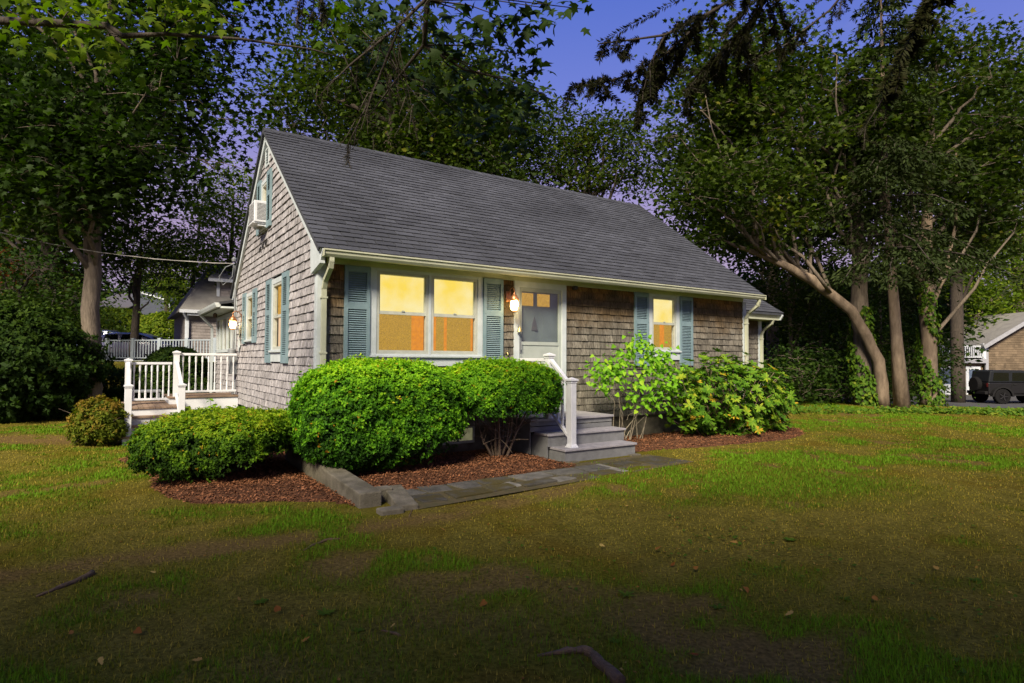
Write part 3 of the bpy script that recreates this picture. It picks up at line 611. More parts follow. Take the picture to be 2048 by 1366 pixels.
# three black metal birds on the gable
bd = thing('wall_ornament', 'black metal ornament of three flying gulls on the gable shingles', 'ornament', hw(-.03, 3.6, 3.60), HA-R(90))
for k, (dx, dz) in enumerate(((-.26, -.02), (0, .02), (.25, .03))):
    g = MB(); g.tube([(dx-.15, 0, dz+.03), (dx-.07, -.01, dz+.07), (dx, -.012, dz+.01), (dx+.06, -.01, dz+.08), (dx+.14, 0, dz+.06)], [.003, .009, .014, .009, .003], 6); g.tube([(dx-.05, -.01, dz-.02), (dx+.05, -.012, dz+.02)], [.004, .012], 6); g.build('gull', m_black, bd)
for (z0, lab, dark) in ((2.14, 'white oval plaque with dark curved emblem beside the meter', True), (1.80, 'plain white shield plaque below the emblem plaque', False)):
    p = thing('wall_plaque', lab, 'plaque', hw(-.03, 6.0, z0), HA-R(90)); b = MB(); n = 20
    b.prism([(.11*math.cos(2*math.pi*i/n), .16*math.sin(2*math.pi*i/n)) for i in range(n)] if dark else [(-.10, .14), (.10, .14), (.10, -.05), (0, -.16), (-.10, -.05)], 'y', -.02, .0); b.build('board', m_white, p)
    if dark:
        e = MB(); e.tube([(.05, -.022, .10), (-.03, -.022, .11), (-.06, -.022, .04), (.02, -.022, .02), (.06, -.022, -.04), (.02, -.022, -.10), (-.05, -.022, -.09)], .012, 6); e.build('emblem', m_black, p)
bell = hthing('door_bell', 'small brass hanging bell on the front door casing', 'bell', 3.36, -.05, 2.02)
b = MB(); b.lathe([(.045, 0), (.04, .02), (.025, .06), (.012, .085)], (0, -.05, -.04), 12); b.build('bell_body', mat('brass', (.35, .28, .12), metal=.7, rough=.4), bell); b = MB(); b.tube([(0, 0, .05), (0, -.03, .07), (0, -.05, .045)], .006, 6); b.build('hook', m_grey, bell)
hb = hthing('hose_spigot', 'brass outdoor tap on the shingles below the front lantern', 'tap', 3.13, -.02, 1.62); b = MB(); b.tube([(0, 0, 0), (0, -.06, 0), (0, -.08, -.04)], .012, 8); b.lathe([(.03, 0), (.03, .01)], (0, -.05, .03), 10); b.build('tap_body', mat('brass', (.35, .28, .12)), hb)
# ------------------------------------------------------------------ posts and rails
def post(parent, x, y, z0, z1, w_=.10, base=True, m=m_vinyl, mb_name='post'):
    b = MB(); h = w_/2; b.box(x-h, x+h, y-h, y+h, z0, z1-.05)
    po = b.build(mb_name, m, parent, bevel=.004)
    c = MB(); a = h+.022
    c.box(x-a, x+a, y-a, y+a, z1-.055, z1-.03); c.add([(x-a, y-a, z1-.03), (x+a, y-a, z1-.03), (x+a, y+a, z1-.03), (x-a, y+a, z1-.03), (x, y, z1)], [(0, 1, 4), (1, 2, 4), (2, 3, 4), (3, 0, 4)]); c.box(x-h-.008, x+h+.008, y-h-.008, y+h+.008, z1-.085, z1-.055)
    c.build('post_cap', m, po)
    if base: s = MB(); s.add([(x-a, y-a, z0), (x+a, y-a, z0), (x+a, y+a, z0), (x-a, y+a, z0), (x-h, y-h, z0+.05), (x+h, y-h, z0+.05), (x+h, y+h, z0+.05), (x-h, y+h, z0+.05)], [(0, 1, 5, 4), (1, 2, 6, 5), (2, 3, 7, 6), (3, 0, 4, 7), (4, 5, 6, 7)]); s.build('post_skirt', m, po)
    return po
def railing(parent, a, b, top, bot, n, m=m_vinyl, w_=.032, turned=False):
    """a,b: (x,y,z floor); rails follow the slope"""
    a = Vector(a); b = Vector(b); up = Vector((0, 0, 1))
    MB().bar(a+up*top, b+up*top, .065, .05).build('top_rail', m, parent, bevel=.006); MB().bar(a+up*bot, b+up*bot, .05, .045).build('bottom_rail', m, parent, bevel=.004)
    for i in range(n):
        p = a.lerp(b, (i+.5)/n); q = MB()
        if turned: q.lathe([(w_*.62, bot+.02), (w_*.62, bot+.16), (w_*.42, bot+.20), (w_*.52, (bot+top)/2), (w_*.42, (bot+top)/2+.02), (w_*.42, top-.2), (w_*.62, top-.16), (w_*.62, top-.02)], (p.x, p.y, p.z), 8)
        else: q.box(p.x-w_/2, p.x+w_/2, p.y-w_/2, p.y+w_/2, p.z+bot+.01, p.z+top-.015)
        q.build('baluster', m, parent)
# front steps
fs = hthing('front_steps', 'grey painted wooden front steps with white railing on one side', 'steps', 3.9, -.8)
fs.location = hw(0, 0); O = fs
for i, (u0, u1, v0, v1, z) in enumerate(((3.13, 4.60, -1.62, -1.24, .195), (3.06, 4.67, -1.30, -.94, .39))):
    MB().box(u0, u1, v0, v1, z-.035, z).build('tread', m_tread, O, bevel=.006)
    MB().box(u0+.02, u1-.02, v0+.03, v0+.055, z-.20 if i == 0 else z-.195, z-.036).build('riser', m_step, O)
    MB().box(u0+.02, u0+.045, v0+.056, -.03, .0, z-.036).build('stringer', m_step, O); MB().box(u1-.045, u1-.02, v0+.056, -.03, .0, z-.036).build('stringer', m_step, O)
for k in range(7):
    v0 = -.97+k*.138; MB().box(2.98, 4.71, v0, v0+.132, .55, .585).build('deck_board', m_tread, O, bevel=.004)
MB().box(2.99, 4.69, -.935, -.91, .475, .549).build('skirt_board', m_step, O); MB().box(2.99, 4.69, -.935, -.91, .392, .462).build('skirt_board', m_step, O)
MB().box(4.66, 4.685, -.91, -.02, .40, .549).build('skirt_board', m_step, O); MB().box(3.0, 3.02, -.91, -.02, .05, .549).build('skirt_board', m_step, O)
post(O, 3.385, -1.46, .195, 1.245); post(O, 3.385, -.90, .585, 1.62)
railing(O, (3.385, -1.41, .235), (3.385, -.95, .60), .90, .10, 4); railing(O, (3.385, -.85, .585), (3.385, -.05, .585), .92, .10, 6)
for u0 in (3.15, 4.42): MB().box(u0, u0+.2, -1.68, -1.45, -.02, .018).build('support_block', m_conc, O)
# side porch
sp = hthing('side_porch', 'wooden side porch with white railings and steps beside the gable', 'porch', 0, 0)
O = sp; LU0, LU1 = -2.20, -1.18; V0 = 4.62; ZG = -.10; RISE = .158
for i in range(3):
    z = ZG+RISE*(i+1); v = V0+.27*i
    MB().box(LU0-.03, LU1+.03, v-.03, v+.27, z-.03, z).build('tread', m_wood, O); MB().box(LU0, LU1, v, v+.02, z-RISE, z-.031).build('riser', m_vinyl, O)
MB().box(LU0, LU0+.02, V0+.02, 6.9, -.2, .04).build('stringer', m_vinyl, O)
ZL = ZG+RISE*4; VL = V0+.27*3; MB().box(LU0, LU1, VL, VL+.02, ZL-RISE, ZL-.031).build('riser', m_vinyl, O); MB().box(LU0, LU0+.02, VL+.02, 6.9, .05, ZL-.031).build('skirt_board', m_vinyl, O)
nb = 11
for k in range(nb):
    a = LU0-.03+k*(LU1+.06-LU0)/nb; MB().box(a, a+(LU1+.06-LU0)/nb-.006, VL-.03, 7.4, ZL-.03, ZL, rnd.random()).build('deck_board', m_wood, O)
ZU = ZL+RISE; VU = 6.05; UU = -1.36
for k in range(9):
    a = VU-.03+k*.14; MB().box(UU-.03, -.03, a, a+.134, ZU-.03, ZU, rnd.random()).build('deck_board', m_wood, O)
MB().box(UU, -.03, VU, VU+.02, ZU-.28, ZU-.031).build('skirt_board', m_vinyl, O); MB().box(UU, UU+.02, VU+.021, 7.3, ZL+.001, ZU-.031).build('skirt_board', m_vinyl, O)
post(O, -2.12, V0+.10, ZG+RISE, 1.03, .11, False); post(O, -1.25, V0+.10, ZG+RISE, 1.03, .11, False)
post(O, -2.10, 6.35, ZL, 1.50, .11, False); post(O, -1.24, VU+.06, ZL, 1.67, .11, False)
railing(O, (-2.12, V0+.16, .17), (-2.10, 6.30, .60), .80, .12, 0); railing(O, (-1.25, V0+.16, .17), (-1.24, VU, .62), .80, .12, 0)
railing(O, (-2.05, 6.38, ZL), (-1.30, 6.38, ZL), .86, .10, 7, turned=True); railing(O, (-1.18, VU+.08, ZU), (-.06, VU+.08, ZU), .90, .10, 9, turned=True)
bn = hthing('porch_bench', 'low grey bench standing behind the porch railing', 'bench', -1.75, 8.0, .40)
b = MB(); b.box(-.35, .35, -.16, .16, .30, .36); b.build('seat', m_grey, bn, bevel=.015)
for x in (-.3, .3):
    for y in (-.12, .12): MB().box(x-.02, x+.02, y-.02, y+.02, 0, .30).build('leg', m_grey, bn)
# concrete wing wall and kerb by the corner
cw = hthing('wing_wall', 'low mossy concrete wing wall running out from the cottage corner', 'wall', -.18, -1.2); cw.location = hw(0, 0)
b = MB(); b.add([(-.30, .5, -.2), (-.30, -2.60, -.2), (-.06, -2.60, -.2), (-.06, .5, -.2), (-.30, .5, .52), (-.06, .5, .52), (-.30, .1, .47), (-.06, .1, .47), (-.30, -1.4, .20), (-.06, -1.4, .20), (-.30, -2.60, .15), (-.06, -2.60, .15)],
                 [(4, 6, 7, 5), (6, 8, 9, 7), (8, 10, 11, 9), (1, 10, 8, 6, 4, 0), (3, 5, 7, 9, 11, 2), (1, 2, 11, 10), (0, 4, 5, 3)])
b.build('wall_block', m_conc, cw, bevel=.015)
b = MB(); b.box(-.06, .12, -2.46, -2.30, -.1, .14); b.build('return_block', m_conc, cw, bevel=.012)
b = MB(); b.add([(.06, -2.30, -.1), (.28, -2.30, -.1), (.20, -2.92, -.1), (-.02, -2.92, -.1), (.06, -2.30, .135), (.28, -2.30, .13), (.20, -2.92, .05), (-.02, -2.92, .055)], [(0, 3, 2, 1), (4, 5, 6, 7), (0, 1, 5, 4), (1, 2, 6, 5), (2, 3, 7, 6), (3, 0, 4, 7)])
b.build('kerb_block', m_conc, cw, bevel=.012)
b = MB(); b.box(-.22, .02, -2.99, -2.84, -.06, .05); b.build('end_stone', m_conc, cw, bevel=.015)
# ------------------------------------------------------------------ mulch beds, walk, driveway
def inpoly(x, y, P):
    x = np.asarray(x); y = np.asarray(y); c = np.zeros(x.shape, bool); n = len(P)
    for i in range(n):
        x0, y0 = P[i]; x1, y1 = P[(i+1) % n]
        c ^= ((y0 > y) != (y1 > y)) & (x < (x1-x0)*(y-y0)/(y1-y0+1e-12)+x0)
    return c
def hp(pts): return [tuple(hw(u, v)[:2]) for u, v in pts]
BED1 = [tuple(gp(*p)[:2]) for p in ((300, 945), (303, 972), (330, 996), (400, 1010), (520, 1006), (640, 1003), (722, 1016))]+hp([(-.25, -2.45), (-.25, 0), (-.03, .4), (-.03, 3.2), (-1.2, 3.0), (-2.3, 2.2)])
BED2 = hp([(-.10, -2.40), (.25, -2.12), (1.5, -2.02), (3.1, -1.95), (3.1, -.02), (-.10, -.02)])
BED3 = hp([(4.55, 0), (4.55, -1.45), (5.2, -1.45), (6.2, -1.62), (7.2, -1.75), (8.4, -1.85), (9.5, -1.55), (10.3, -.95), (10.5, -.3), (10.2, .3), (9.75, .0)])
m_mulch = mat('mulch_soil', (0.115, 0.052, 0.026), (0.06, 0.03, 0.018), rough=.98, scale=18, bump=.9, bscale=50, spec=.1)
m_chip = mat('bark_chip', (0.27, 0.115, 0.052), (0.15, 0.065, 0.033), rough=.9, scale=4, tone=(.35, 1.25), spec=.15)
def bed_h(x, y, P):
    d = dist_poly(np.asarray(x), np.asarray(y), list(P)+[P[0]]); return gheight(x, y)+.012+.07*sstep(0, .45, d)+.02*(fbm(np.asarray(x)*3, np.asarray(y)*3, 77)-.5)
def bed(P, n, lab):
    xs = [p[0] for p in P]; ys_ = [p[1] for p in P]; s = .09
    ax = np.arange(min(xs)-s, max(xs)+s, s); ay = np.arange(min(ys_)-s, max(ys_)+s, s); X, Y = np.meshgrid(ax, ay); wob = .05*(fbm(X*4, Y*4, 61)-.5)
    ins = inpoly(X+wob, Y+wob, P); Z = np.where(ins, bed_h(X, Y, P), gheight(X, Y)-.05)
    id_ = np.arange(X.size).reshape(X.shape); keep = ins[:-1, :-1] | ins[1:, :-1] | ins[:-1, 1:] | ins[1:, 1:]
    q = np.stack([id_[:-1, :-1], id_[:-1, 1:], id_[1:, 1:], id_[1:, :-1]], -1)[keep]
    o = add_mesh('mulch_bed', mesh_np('mulch_bed', np.stack([X, Y, Z], -1).reshape(-1, 3), np.full(len(q), 4, np.int32), q.ravel(), m_mulch, None, True)); o['kind'] = 'structure'
    px = rng.uniform(min(xs), max(xs), n*3); py = rng.uniform(min(ys_), max(ys_), n*3); k = inpoly(px, py, P); px, py = px[k][:n], py[k][:n]
    k = np.ones(len(px), bool)
    c = leaves('bark_mulch', np.stack([px, py, bed_h(px, py, P)+rng.uniform(0, .02, len(px))], -1), rot_rand(len(px))*np.array([.5, .5, 0])+np.array([0, 0, .7]), rot_rand(len(px)), rng.uniform(.015, .042, len(px)), 'quad', m_chip, rng.random(len(px)), .8)
    o = add_mesh('bark_mulch', c); tag(o, lab, 'mulch', kind='stuff')
bed(BED1, 26000, 'reddish bark mulch around the low flat yew'); bed(BED2, 18000, 'brown bark mulch under the tall clipped hedge'); bed(BED3, 14000, 'reddish bark mulch under lilac and rhododendron')
m_stone = mat('slate_slab', (0.09, 0.086, 0.075), (0.045, 0.044, 0.036), rough=.9, scale=6, bump=.5, bscale=40, tone=(.7, 2.2))
def mossy(t, col, mpn, tcn):
    n = t.nodes; L = t.links.new; g = n.new('ShaderNodeNewGeometry'); nn = n.new('ShaderNodeTexNoise'); nn.inputs['Scale'].default_value = 4; nn.inputs['Detail'].default_value = 6; L(g.outputs['Position'], nn.inputs['Vector'])
    rp = n.new('ShaderNodeValToRGB'); rp.color_ramp.elements[0].position = .42; rp.color_ramp.elements[1].position = .56; L(nn.outputs[0], rp.inputs[0])
    mx = n.new('ShaderNodeMixRGB'); mx.inputs[2].default_value = (.050, .040, .008, 1); L(rp.outputs[0], mx.inputs[0]); L(col, mx.inputs[1]); return mx.outputs[0]
m_stonem = mat('mossy_slab', (0.066, 0.062, 0.05), (0.034, 0.032, 0.024), rough=.95, scale=6, bump=.6, bscale=40, tone=(.7, 1.5), extra=mossy)
PATH = hp([(.18, -2.95), (.25, -2.05), (3.0, -1.75), (4.75, -1.70), (4.75, -2.62), (2.5, -2.75)])
pth = MB(); Pz = [(x, y, float(gheight(x, y))+.006) for x, y in PATH]; pth.add(Pz, [tuple(range(len(Pz)))]); path = pth.build('path', mat('path_soil', (.09, .068, .03), (.055, .05, .018), scale=9, bump=.6), None, fix=False); path['kind'] = 'structure'
r2 = random.Random(3)
def slab(u0, u1, v0, v1, pale=False):
    j = lambda: r2.uniform(-.045, .045); zt = .016+r2.uniform(-.006, .012); c = [(u0+j(), v0+j()), (u1+j(), v0+j()), (u1+j(), v1+j()), (u0+j(), v1+j())]
    b = MB(); top = [hw(*p, zt+r2.uniform(-.006, .006)) for p in c]; bot = [hw(*p, -.06) for p in c]
    b.add([tuple(p) for p in bot+top], [(0, 3, 2, 1), (4, 5, 6, 7), (0, 1, 5, 4), (1, 2, 6, 5), (2, 3, 7, 6), (3, 0, 4, 7)], 1.0 if pale else r2.uniform(.1, .6))
    b.build('stone', m_stone if pale or r2.random() < .35 else m_stonem, path, bevel=.008)
u = .32
while u < 3.1:
    w_ = r2.uniform(.30, .58); slab(u+.01, u+w_-.045, -2.78+r2.uniform(0, .05)+.04*(u), -2.44); u += w_
u = .30
while u < 3.1:
    w_ = r2.uniform(.28, .55); slab(u+.01, u+w_-.045, -2.37, -2.06+.03*r2.random()); u += w_
slab(1.52, 1.70, -2.62, -2.02, True); slab(3.22, 3.45, -2.62, -1.98, True); slab(3.50, 4.0, -2.62, -2.32); slab(3.50, 4.05, -2.28, -1.95); slab(4.06, 4.72, -2.55, -1.85)
sp_l = [tuple(gp(*p)) for p in ((255, 893), (284, 893), (284, 907), (262, 905))]
b = MB(); b.add([(p[0], p[1], -.14) for p in sp_l]+[(p[0], p[1], -.05) for p in sp_l], [(0, 3, 2, 1), (4, 5, 6, 7), (0, 1, 5, 4), (1, 2, 6, 5), (2, 3, 7, 6), (3, 0, 4, 7)]); tag(b.build('stepping_stone', m_stone), 'pale flat stepping stone at the foot of the porch steps', 'stone')
drv = []
for (x, y) in ((17, 30.5), (24, 27.5), (60, 26), (60, 42), (26, 44), (20, 37)): drv.append((x, y, float(gheight(x, y))))
X, Y = np.meshgrid(np.arange(18.5, 70, .8), np.arange(29.2, 41, .8)); Z = gheight(X, Y)+.02; id_ = np.arange(X.size).reshape(X.shape); q = np.stack([id_[:-1, :-1], id_[:-1, 1:], id_[1:, 1:], id_[1:, :-1]], -1).reshape(-1, 4)
o = add_mesh('driveway', mesh_np('driveway', np.stack([X, Y, Z], -1).reshape(-1, 3), np.full(len(q), 4, np.int32), q.ravel(), mat('asphalt', (.06, .062, .068), (.045, .046, .05), rough=.9, scale=30, bump=.3))); o['kind'] = 'structure'
X, Y = np.meshgrid(np.arange(-36, -12, .8), np.arange(28.6, 42, .8)); Z = gheight(X, Y)+.02; id_ = np.arange(X.size).reshape(X.shape); q = np.stack([id_[:-1, :-1], id_[:-1, 1:], id_[1:, 1:], id_[1:, :-1]], -1).reshape(-1, 4)
o = add_mesh('parking_area', mesh_np('parking_area', np.stack([X, Y, Z], -1).reshape(-1, 3), np.full(len(q), 4, np.int32), q.ravel(), MATS['asphalt'])); o['kind'] = 'structure'
# ------------------------------------------------------------------ grass
def grass(name, lab, n, xr, yr, h, seed, keepf, wid=.0035, pgreen=None):
    r_ = np.random.default_rng(seed); y = r_.uniform(0, 1, n); y = yr[0]+(yr[1]-yr[0])*y**1.25; x = r_.uniform(-1, 1, n)*np.minimum(.93*y+.6, 30); x = np.clip(x, *xr)
    d, m_, g = lawn_fields(x, y); u_, v_ = w2h(x, y)
    house_in = (u_ > -.06) & (u_ < 12) & (v_ > -.02) & (v_ < 10)
    bad = inpoly(x, y, BED1) | inpoly(x, y, BED2) | inpoly(x, y, BED3) | house_in | ((u_ > -2.3) & (u_ < 0) & (v_ > 4.5) & (v_ < 9)) | ((u_ > 2.9) & (u_ < 4.75) & (v_ > -1.75) & (v_ < .1)) | ((u_ > -.35) & (u_ < .3) & (v_ < .5) & (v_ > -3.0))
    pth_in = inpoly(x, y, PATH)
    pr = keepf(d, m_, g, x, y); k = ~bad & (r_.random(n) < np.where(pth_in, .16*(fbm(x*3, y*3, 15) > .5), pr)); x, y, g, d, m_ = x[k], y[k], g[k], d[k], m_[k]; n = len(x)
    z = gheight(x, y)-.004; ang = r_.uniform(0, 2*np.pi, n); lean = r_.uniform(.1, 1.1, n); hh = h*r_.uniform(.45, 1.25, n)*(.7+.6*g); sc = np.clip(y/4.0, 1, 3.2)
    wd = wid*sc*r_.uniform(.7, 1.3, n); dx, dy = np.cos(ang), np.sin(ang); sx, sy = -dy, dx
    P0 = np.stack([x-sx*wd, y-sy*wd, z], -1); P1 = np.stack([x+sx*wd, y+sy*wd, z], -1)
    P2 = np.stack([x+dx*hh*lean*.7, y+dy*hh*lean*.7, z+hh*np.clip(1.1-lean*.55, .3, 1)], -1)
    V = np.stack([P0, P1, P2], 1).reshape(-1, 3); tone = np.clip(.12+.75*g+r_.normal(0, .14, n)-.1*d, 0, 1)
    dry = r_.random(n) < (.30*(1-g)); tone = np.where(dry, r_.uniform(0, .12, n), tone)
    return mesh_np(name, V, np.full(n, 3, np.int32), np.arange(3*n, dtype=np.int32), m_grass, np.repeat(tone, 3))
m_grass = leaf_mat('grass_blade', [(0, (.29, .23, .075)), (.2, (.165, .140, .034)), (.5, (.105, .125, .020)), (.8, (.09, .175, .018)), (1, (.11, .23, .02))], .25, .6, .05)
o = add_mesh('lawn_grass', grass('lawn_grass', '', 620000, (-15, 21), (1.6, 21.5), .042, 4, lambda d, m_, g, x, y: np.clip((.20+.8*g)*(1-.9*d)*(1-.45*m_)+.05, 0, 1)))
tag(o, 'short patchy lawn grass, green and straw coloured', 'grass', kind='stuff')
# ------------------------------------------------------------------ foliage materials
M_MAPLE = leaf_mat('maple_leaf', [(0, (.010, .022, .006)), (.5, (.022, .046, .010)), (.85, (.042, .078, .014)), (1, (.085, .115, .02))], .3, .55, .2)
M_MAPLE2 = leaf_mat('maple_leaf_sun_tint', [(0, (.025, .055, .008)), (.6, (.06, .105, .012)), (1, (.11, .15, .02))], .45)  # brighter copy of the maple leaf, sunlight painted into the colour
M_OAK = leaf_mat('oak_leaf', [(0, (.013, .026, .007)), (.5, (.032, .056, .011)), (.85, (.064, .092, .016)), (1, (.13, .13, .025))], .3, .55, .2)
M_LIGHT = leaf_mat('light_leaf', [(0, (.04, .075, .014)), (.5, (.085, .14, .022)), (1, (.19, .23, .04))], .35)
M_DARK = leaf_mat('dark_leaf', [(0, (.010, .024, .009)), (.5, (.022, .048, .012)), (1, (.048, .082, .018))], .25, .65, .1)
M_PINE = leaf_mat('pine_needle', [(0, (.012, .026, .012)), (.5, (.026, .050, .022)), (1, (.055, .085, .035))], .15)
M_SPRUCE = leaf_mat('spruce_needle', [(0, (.014, .018, .010)), (.5, (.022, .036, .020)), (1, (.045, .062, .034))], .12)
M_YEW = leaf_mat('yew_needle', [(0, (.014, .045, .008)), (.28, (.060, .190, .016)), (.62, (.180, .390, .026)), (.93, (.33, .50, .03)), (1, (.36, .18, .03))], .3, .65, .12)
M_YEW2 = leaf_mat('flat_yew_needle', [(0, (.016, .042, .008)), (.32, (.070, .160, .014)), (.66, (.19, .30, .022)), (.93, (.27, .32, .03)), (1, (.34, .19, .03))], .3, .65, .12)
M_LILAC = leaf_mat('lilac_leaf', [(0, (.07, .18, .02)), (.6, (.16, .36, .035)), (1, (.30, .44, .06))], .35, .45, .4)
M_RHODO = leaf_mat('rhododendron_leaf', [(0, (.025, .075, .010)), (.5, (.085, .19, .024)), (.9, (.21, .30, .04)), (1, (.40, .27, .04))], .25, .45, .3)
M_SHRUB = leaf_mat('olive_shrub_leaf', [(0, (.045, .07, .014)), (.6, (.10, .13, .022)), (1, (.20, .12, .04))], .3)
M_RED = leaf_mat('red_leaf', [(0, (.05, .018, .016)), (1, (.12, .03, .022))], .3)
M_IVY = leaf_mat('ivy_leaf', [(0, (.025, .07, .012)), (.6, (.065, .13, .02)), (1, (.16, .19, .03))], .25, .65, .12)
BARK = mat('grey_bark', (.165, .135, .105), (.085, .068, .052), rough=.95, scale=5, stretch=(3, 3, .6), bump=.8, bscale=14)
BARK2 = mat('pale_bark', (.21, .160, .115), (.11, .082, .058), rough=.9, scale=4, stretch=(2, 2, .6), bump=.6, bscale=12)
BARKD = mat('dark_bark', (.06, .048, .038), (.03, .024, .02), rough=.95, scale=6, stretch=(3, 3, .7), bump=.7)
# ------------------------------------------------------------------ trees
def curve(a, b, lift, n=5, jit=0.0, r_=rnd):
    a = Vector(a); b = Vector(b); out_ = []
    for i in range(n+1):
        t = i/n; p = a.lerp(b, t); p.z += lift*math.sin(math.pi*t)
        if 0 < i < n: p += Vector((r_.gauss(0, jit), r_.gauss(0, jit), r_.gauss(0, jit)))
        out_.append(p)
    return out_
def tree(name, label, trunk, crowns, leaf, bark=None, group=None, seed=0, limbs=9, limb_r=.07, cat='tree', origin=None, minz=0, twig_r=.012, hang=.25, up=.9, limb_z=0):
    """trunk: [(x,y,z,r)...]; crowns: [(cx,cy,cz,rx,ry,rz,nclusters)]; leaf: dict(size,n,rad,shape,mat,tone)"""
    r_ = random.Random(seed); g_ = np.random.default_rng(seed+100); base = Vector(trunk[0][:3]) if origin is None else Vector(origin)
    t = thing(name, label, cat, base, 0, group); bark = bark or BARK
    tp = [Vector(p[:3]) for p in trunk]; tr = [p[3] for p in trunk]
    sp_, sr_ = [], []
    for i in range(len(tp)-1):
        for k in range(4): sp_.append(tp[i].lerp(tp[i+1], k/4)+Vector((r_.gauss(0, .02), r_.gauss(0, .02), 0))*(1 if 0 < i+k else 0)); sr_.append((tr[i]*(1-k/4)+tr[i+1]*k/4)*(1+r_.uniform(-.04, .05)))
    sp_.append(tp[-1]); sr_.append(tr[-1])
    tb = MB(); tb.tube([p-base for p in sp_], sr_, 12); tb.build('trunk', bark, t, True)
    cl = []
    for (cx, cy, cz, rx, ry, rz, n) in crowns:
        d = g_.normal(size=(n, 3)); d /= np.linalg.norm(d, axis=1, keepdims=True); rr_ = g_.uniform(.25, 1, n)**.45
        c = np.array([cx, cy, cz])+d*rr_[:, None]*np.array([rx, ry, rz]); cl.append(c[c[:, 2] > minz])
    cl = np.concatenate(cl)
    # primary limbs to a spread of clusters, then the rest hang off the nearest limb point
    order = g_.permutation(len(cl)); prim = [Vector(cl[i]) for i in order[:limbs]]; nodes = []; lb = MB()
    for p in prim:
        hz = [q for q in sp_ if max(limb_z-2, 0) <= q.z < max(p.z-.3, limb_z)] or [sp_[len(sp_)//2]]
        s = hz[max(0, int(len(hz)*r_.uniform(.55, 1))-1)]; path_ = curve(s, p, (p-s).length*r_.uniform(-.05, .12), 6, (p-s).length*.03, r_)
        lb.tube([q-base for q in path_], [limb_r*(1-.8*i/6) for i in range(7)], 6); nodes += [(q, limb_r*(1-.8*i/6)) for i, q in enumerate(path_) if i > 0]
    nodes += [(q, limb_r) for q in sp_[len(sp_)//2:]]; NP = np.array([tuple(q) for q, _ in nodes])
    for c in cl:
        c_ = Vector(c); dd = np.linalg.norm(NP-np.array(c), axis=1)+np.where(NP[:, 2] > c[2]+.3, 1.5, 0); k = int(np.argmin(dd)); s = nodes[k][0]
        pts = curve(s, c_, (c_-s).length*.06, 4, (c_-s).length*.05, r_); rr0 = min(nodes[k][1]*.6, limb_r*.4)
        lb.tube([q-base for q in pts], [max(twig_r*.6, rr0*(1-.75*i/4)) for i in range(5)], 5, False)
        for _ in range(3):
            e = c_+Vector((r_.gauss(0, 1), r_.gauss(0, 1), r_.gauss(0, .45)))*leaf['rad']*.9; lb.tube([pts[3]-base, (pts[3].lerp(e, .5)+Vector((0, 0, .05)))-base, e-base], [twig_r, twig_r*.7, twig_r*.35], 4, False)
    lb.build('branches', BARKD if bark is BARKD else BARK, t, True)['kind'] = 'stuff'
    n = leaf['n']; C = np.repeat(cl, n, 0); off = g_.normal(size=C.shape)*leaf['rad']*np.array([1, 1, leaf.get('flat', .5)]); P = C+off
    P[:, 2] -= hang*np.hypot(off[:, 0], off[:, 1])**2*.4
    nr = g_.normal(size=P.shape)*.6+np.array([0, 0, up]); fw = off/np.maximum(np.linalg.norm(off, axis=1, keepdims=True), .01)+g_.normal(size=P.shape)*.5+np.array([0, 0, -.35])
    ct = np.repeat(g_.normal(0, .13, len(cl)), n); tone = leaf.get('tone', .45)+ct+g_.normal(0, .16, len(P))
    me = leaves('crown', P-np.array(base), nr, fw, leaf['size']*g_.uniform(.65, 1.25, len(P)), leaf['shape'], leaf['mat'], tone, leaf.get('w', 1))
    add_mesh('crown', me, t); return t
def copy_tree(o, loc, s=1.0, rz=0.0, label=None):
    c = o.copy(); COL.objects.link(c); c.location = loc; c.scale = (s, s, s); c.rotation_euler = (0, 0, rz)
    if label: c['label'] = label
    for ch in list(o.children):
        k = ch.copy(); COL.objects.link(k); k.parent = c
    return c
def G(x, y): return float(gheight(x, y))
# the big maple on the left
tree('maple_tree', 'large dark maple with tall grey trunk rising behind the evergreen bush', [(-10.8, 15.4, .0, .30), (-10.8, 15.4, 1.0, .21), (-10.85, 15.4, 4.5, .185), (-10.6, 15.4, 8.0, .14), (-10.4, 15.4, 12.5, .05)],
     [(-11.2, 15.2, 9.2, 3.9, 2.8, 4.2, 105), (-8.4, 14.6, 7.2, 1.7, 1.6, 2.4, 17), (-12.0, 14.4, 6.2, 2.8, 2.0, 1.6, 46), (-8.0, 14.4, 10.6, 1.8, 1.4, 1.8, 17)], dict(size=.150, n=165, rad=.55, shape='maple', mat=M_MAPLE, tone=.34, flat=.6), seed=3, limbs=14, limb_r=.075, bark=BARK, limb_z=5.0)
# oaks behind the cottage
tree('oak_tree', 'tall broad oak rising behind the cottage ridge', [(-5.5, 24, 0, .4), (-5.4, 24, 6, .3), (-5.0, 24, 11, .16), (-5, 24, 14, .06)], [(-5.6, 23.2, 11.4, 4.8, 2.8, 3.7, 120), (-1.6, 24.0, 10.3, 2.7, 2.0, 3.0, 54)],
     dict(size=.22, n=150, rad=.66, shape='oak', mat=M_OAK, tone=.45, flat=.6), seed=8, limbs=15, limb_r=.12)
tree('oak_tree', 'smaller spreading oak behind the far end of the cottage roof', [(3.0, 26, 0, .3), (3.0, 26, 5, .22), (3.2, 26, 8.6, .12), (3.4, 26, 11, .05)], [(3.9, 26, 10.3, 2.4, 2.0, 2.0, 50), (2.4, 26, 11.2, 1.8, 1.6, 1.6, 24), (.2, 25.5, 9.2, 2.6, 2.0, 1.8, 36)],
     dict(size=.17, n=120, rad=.46, shape='oak', mat=M_OAK, tone=.5, flat=.5), bark=BARKD, seed=12, limbs=16, limb_r=.10)
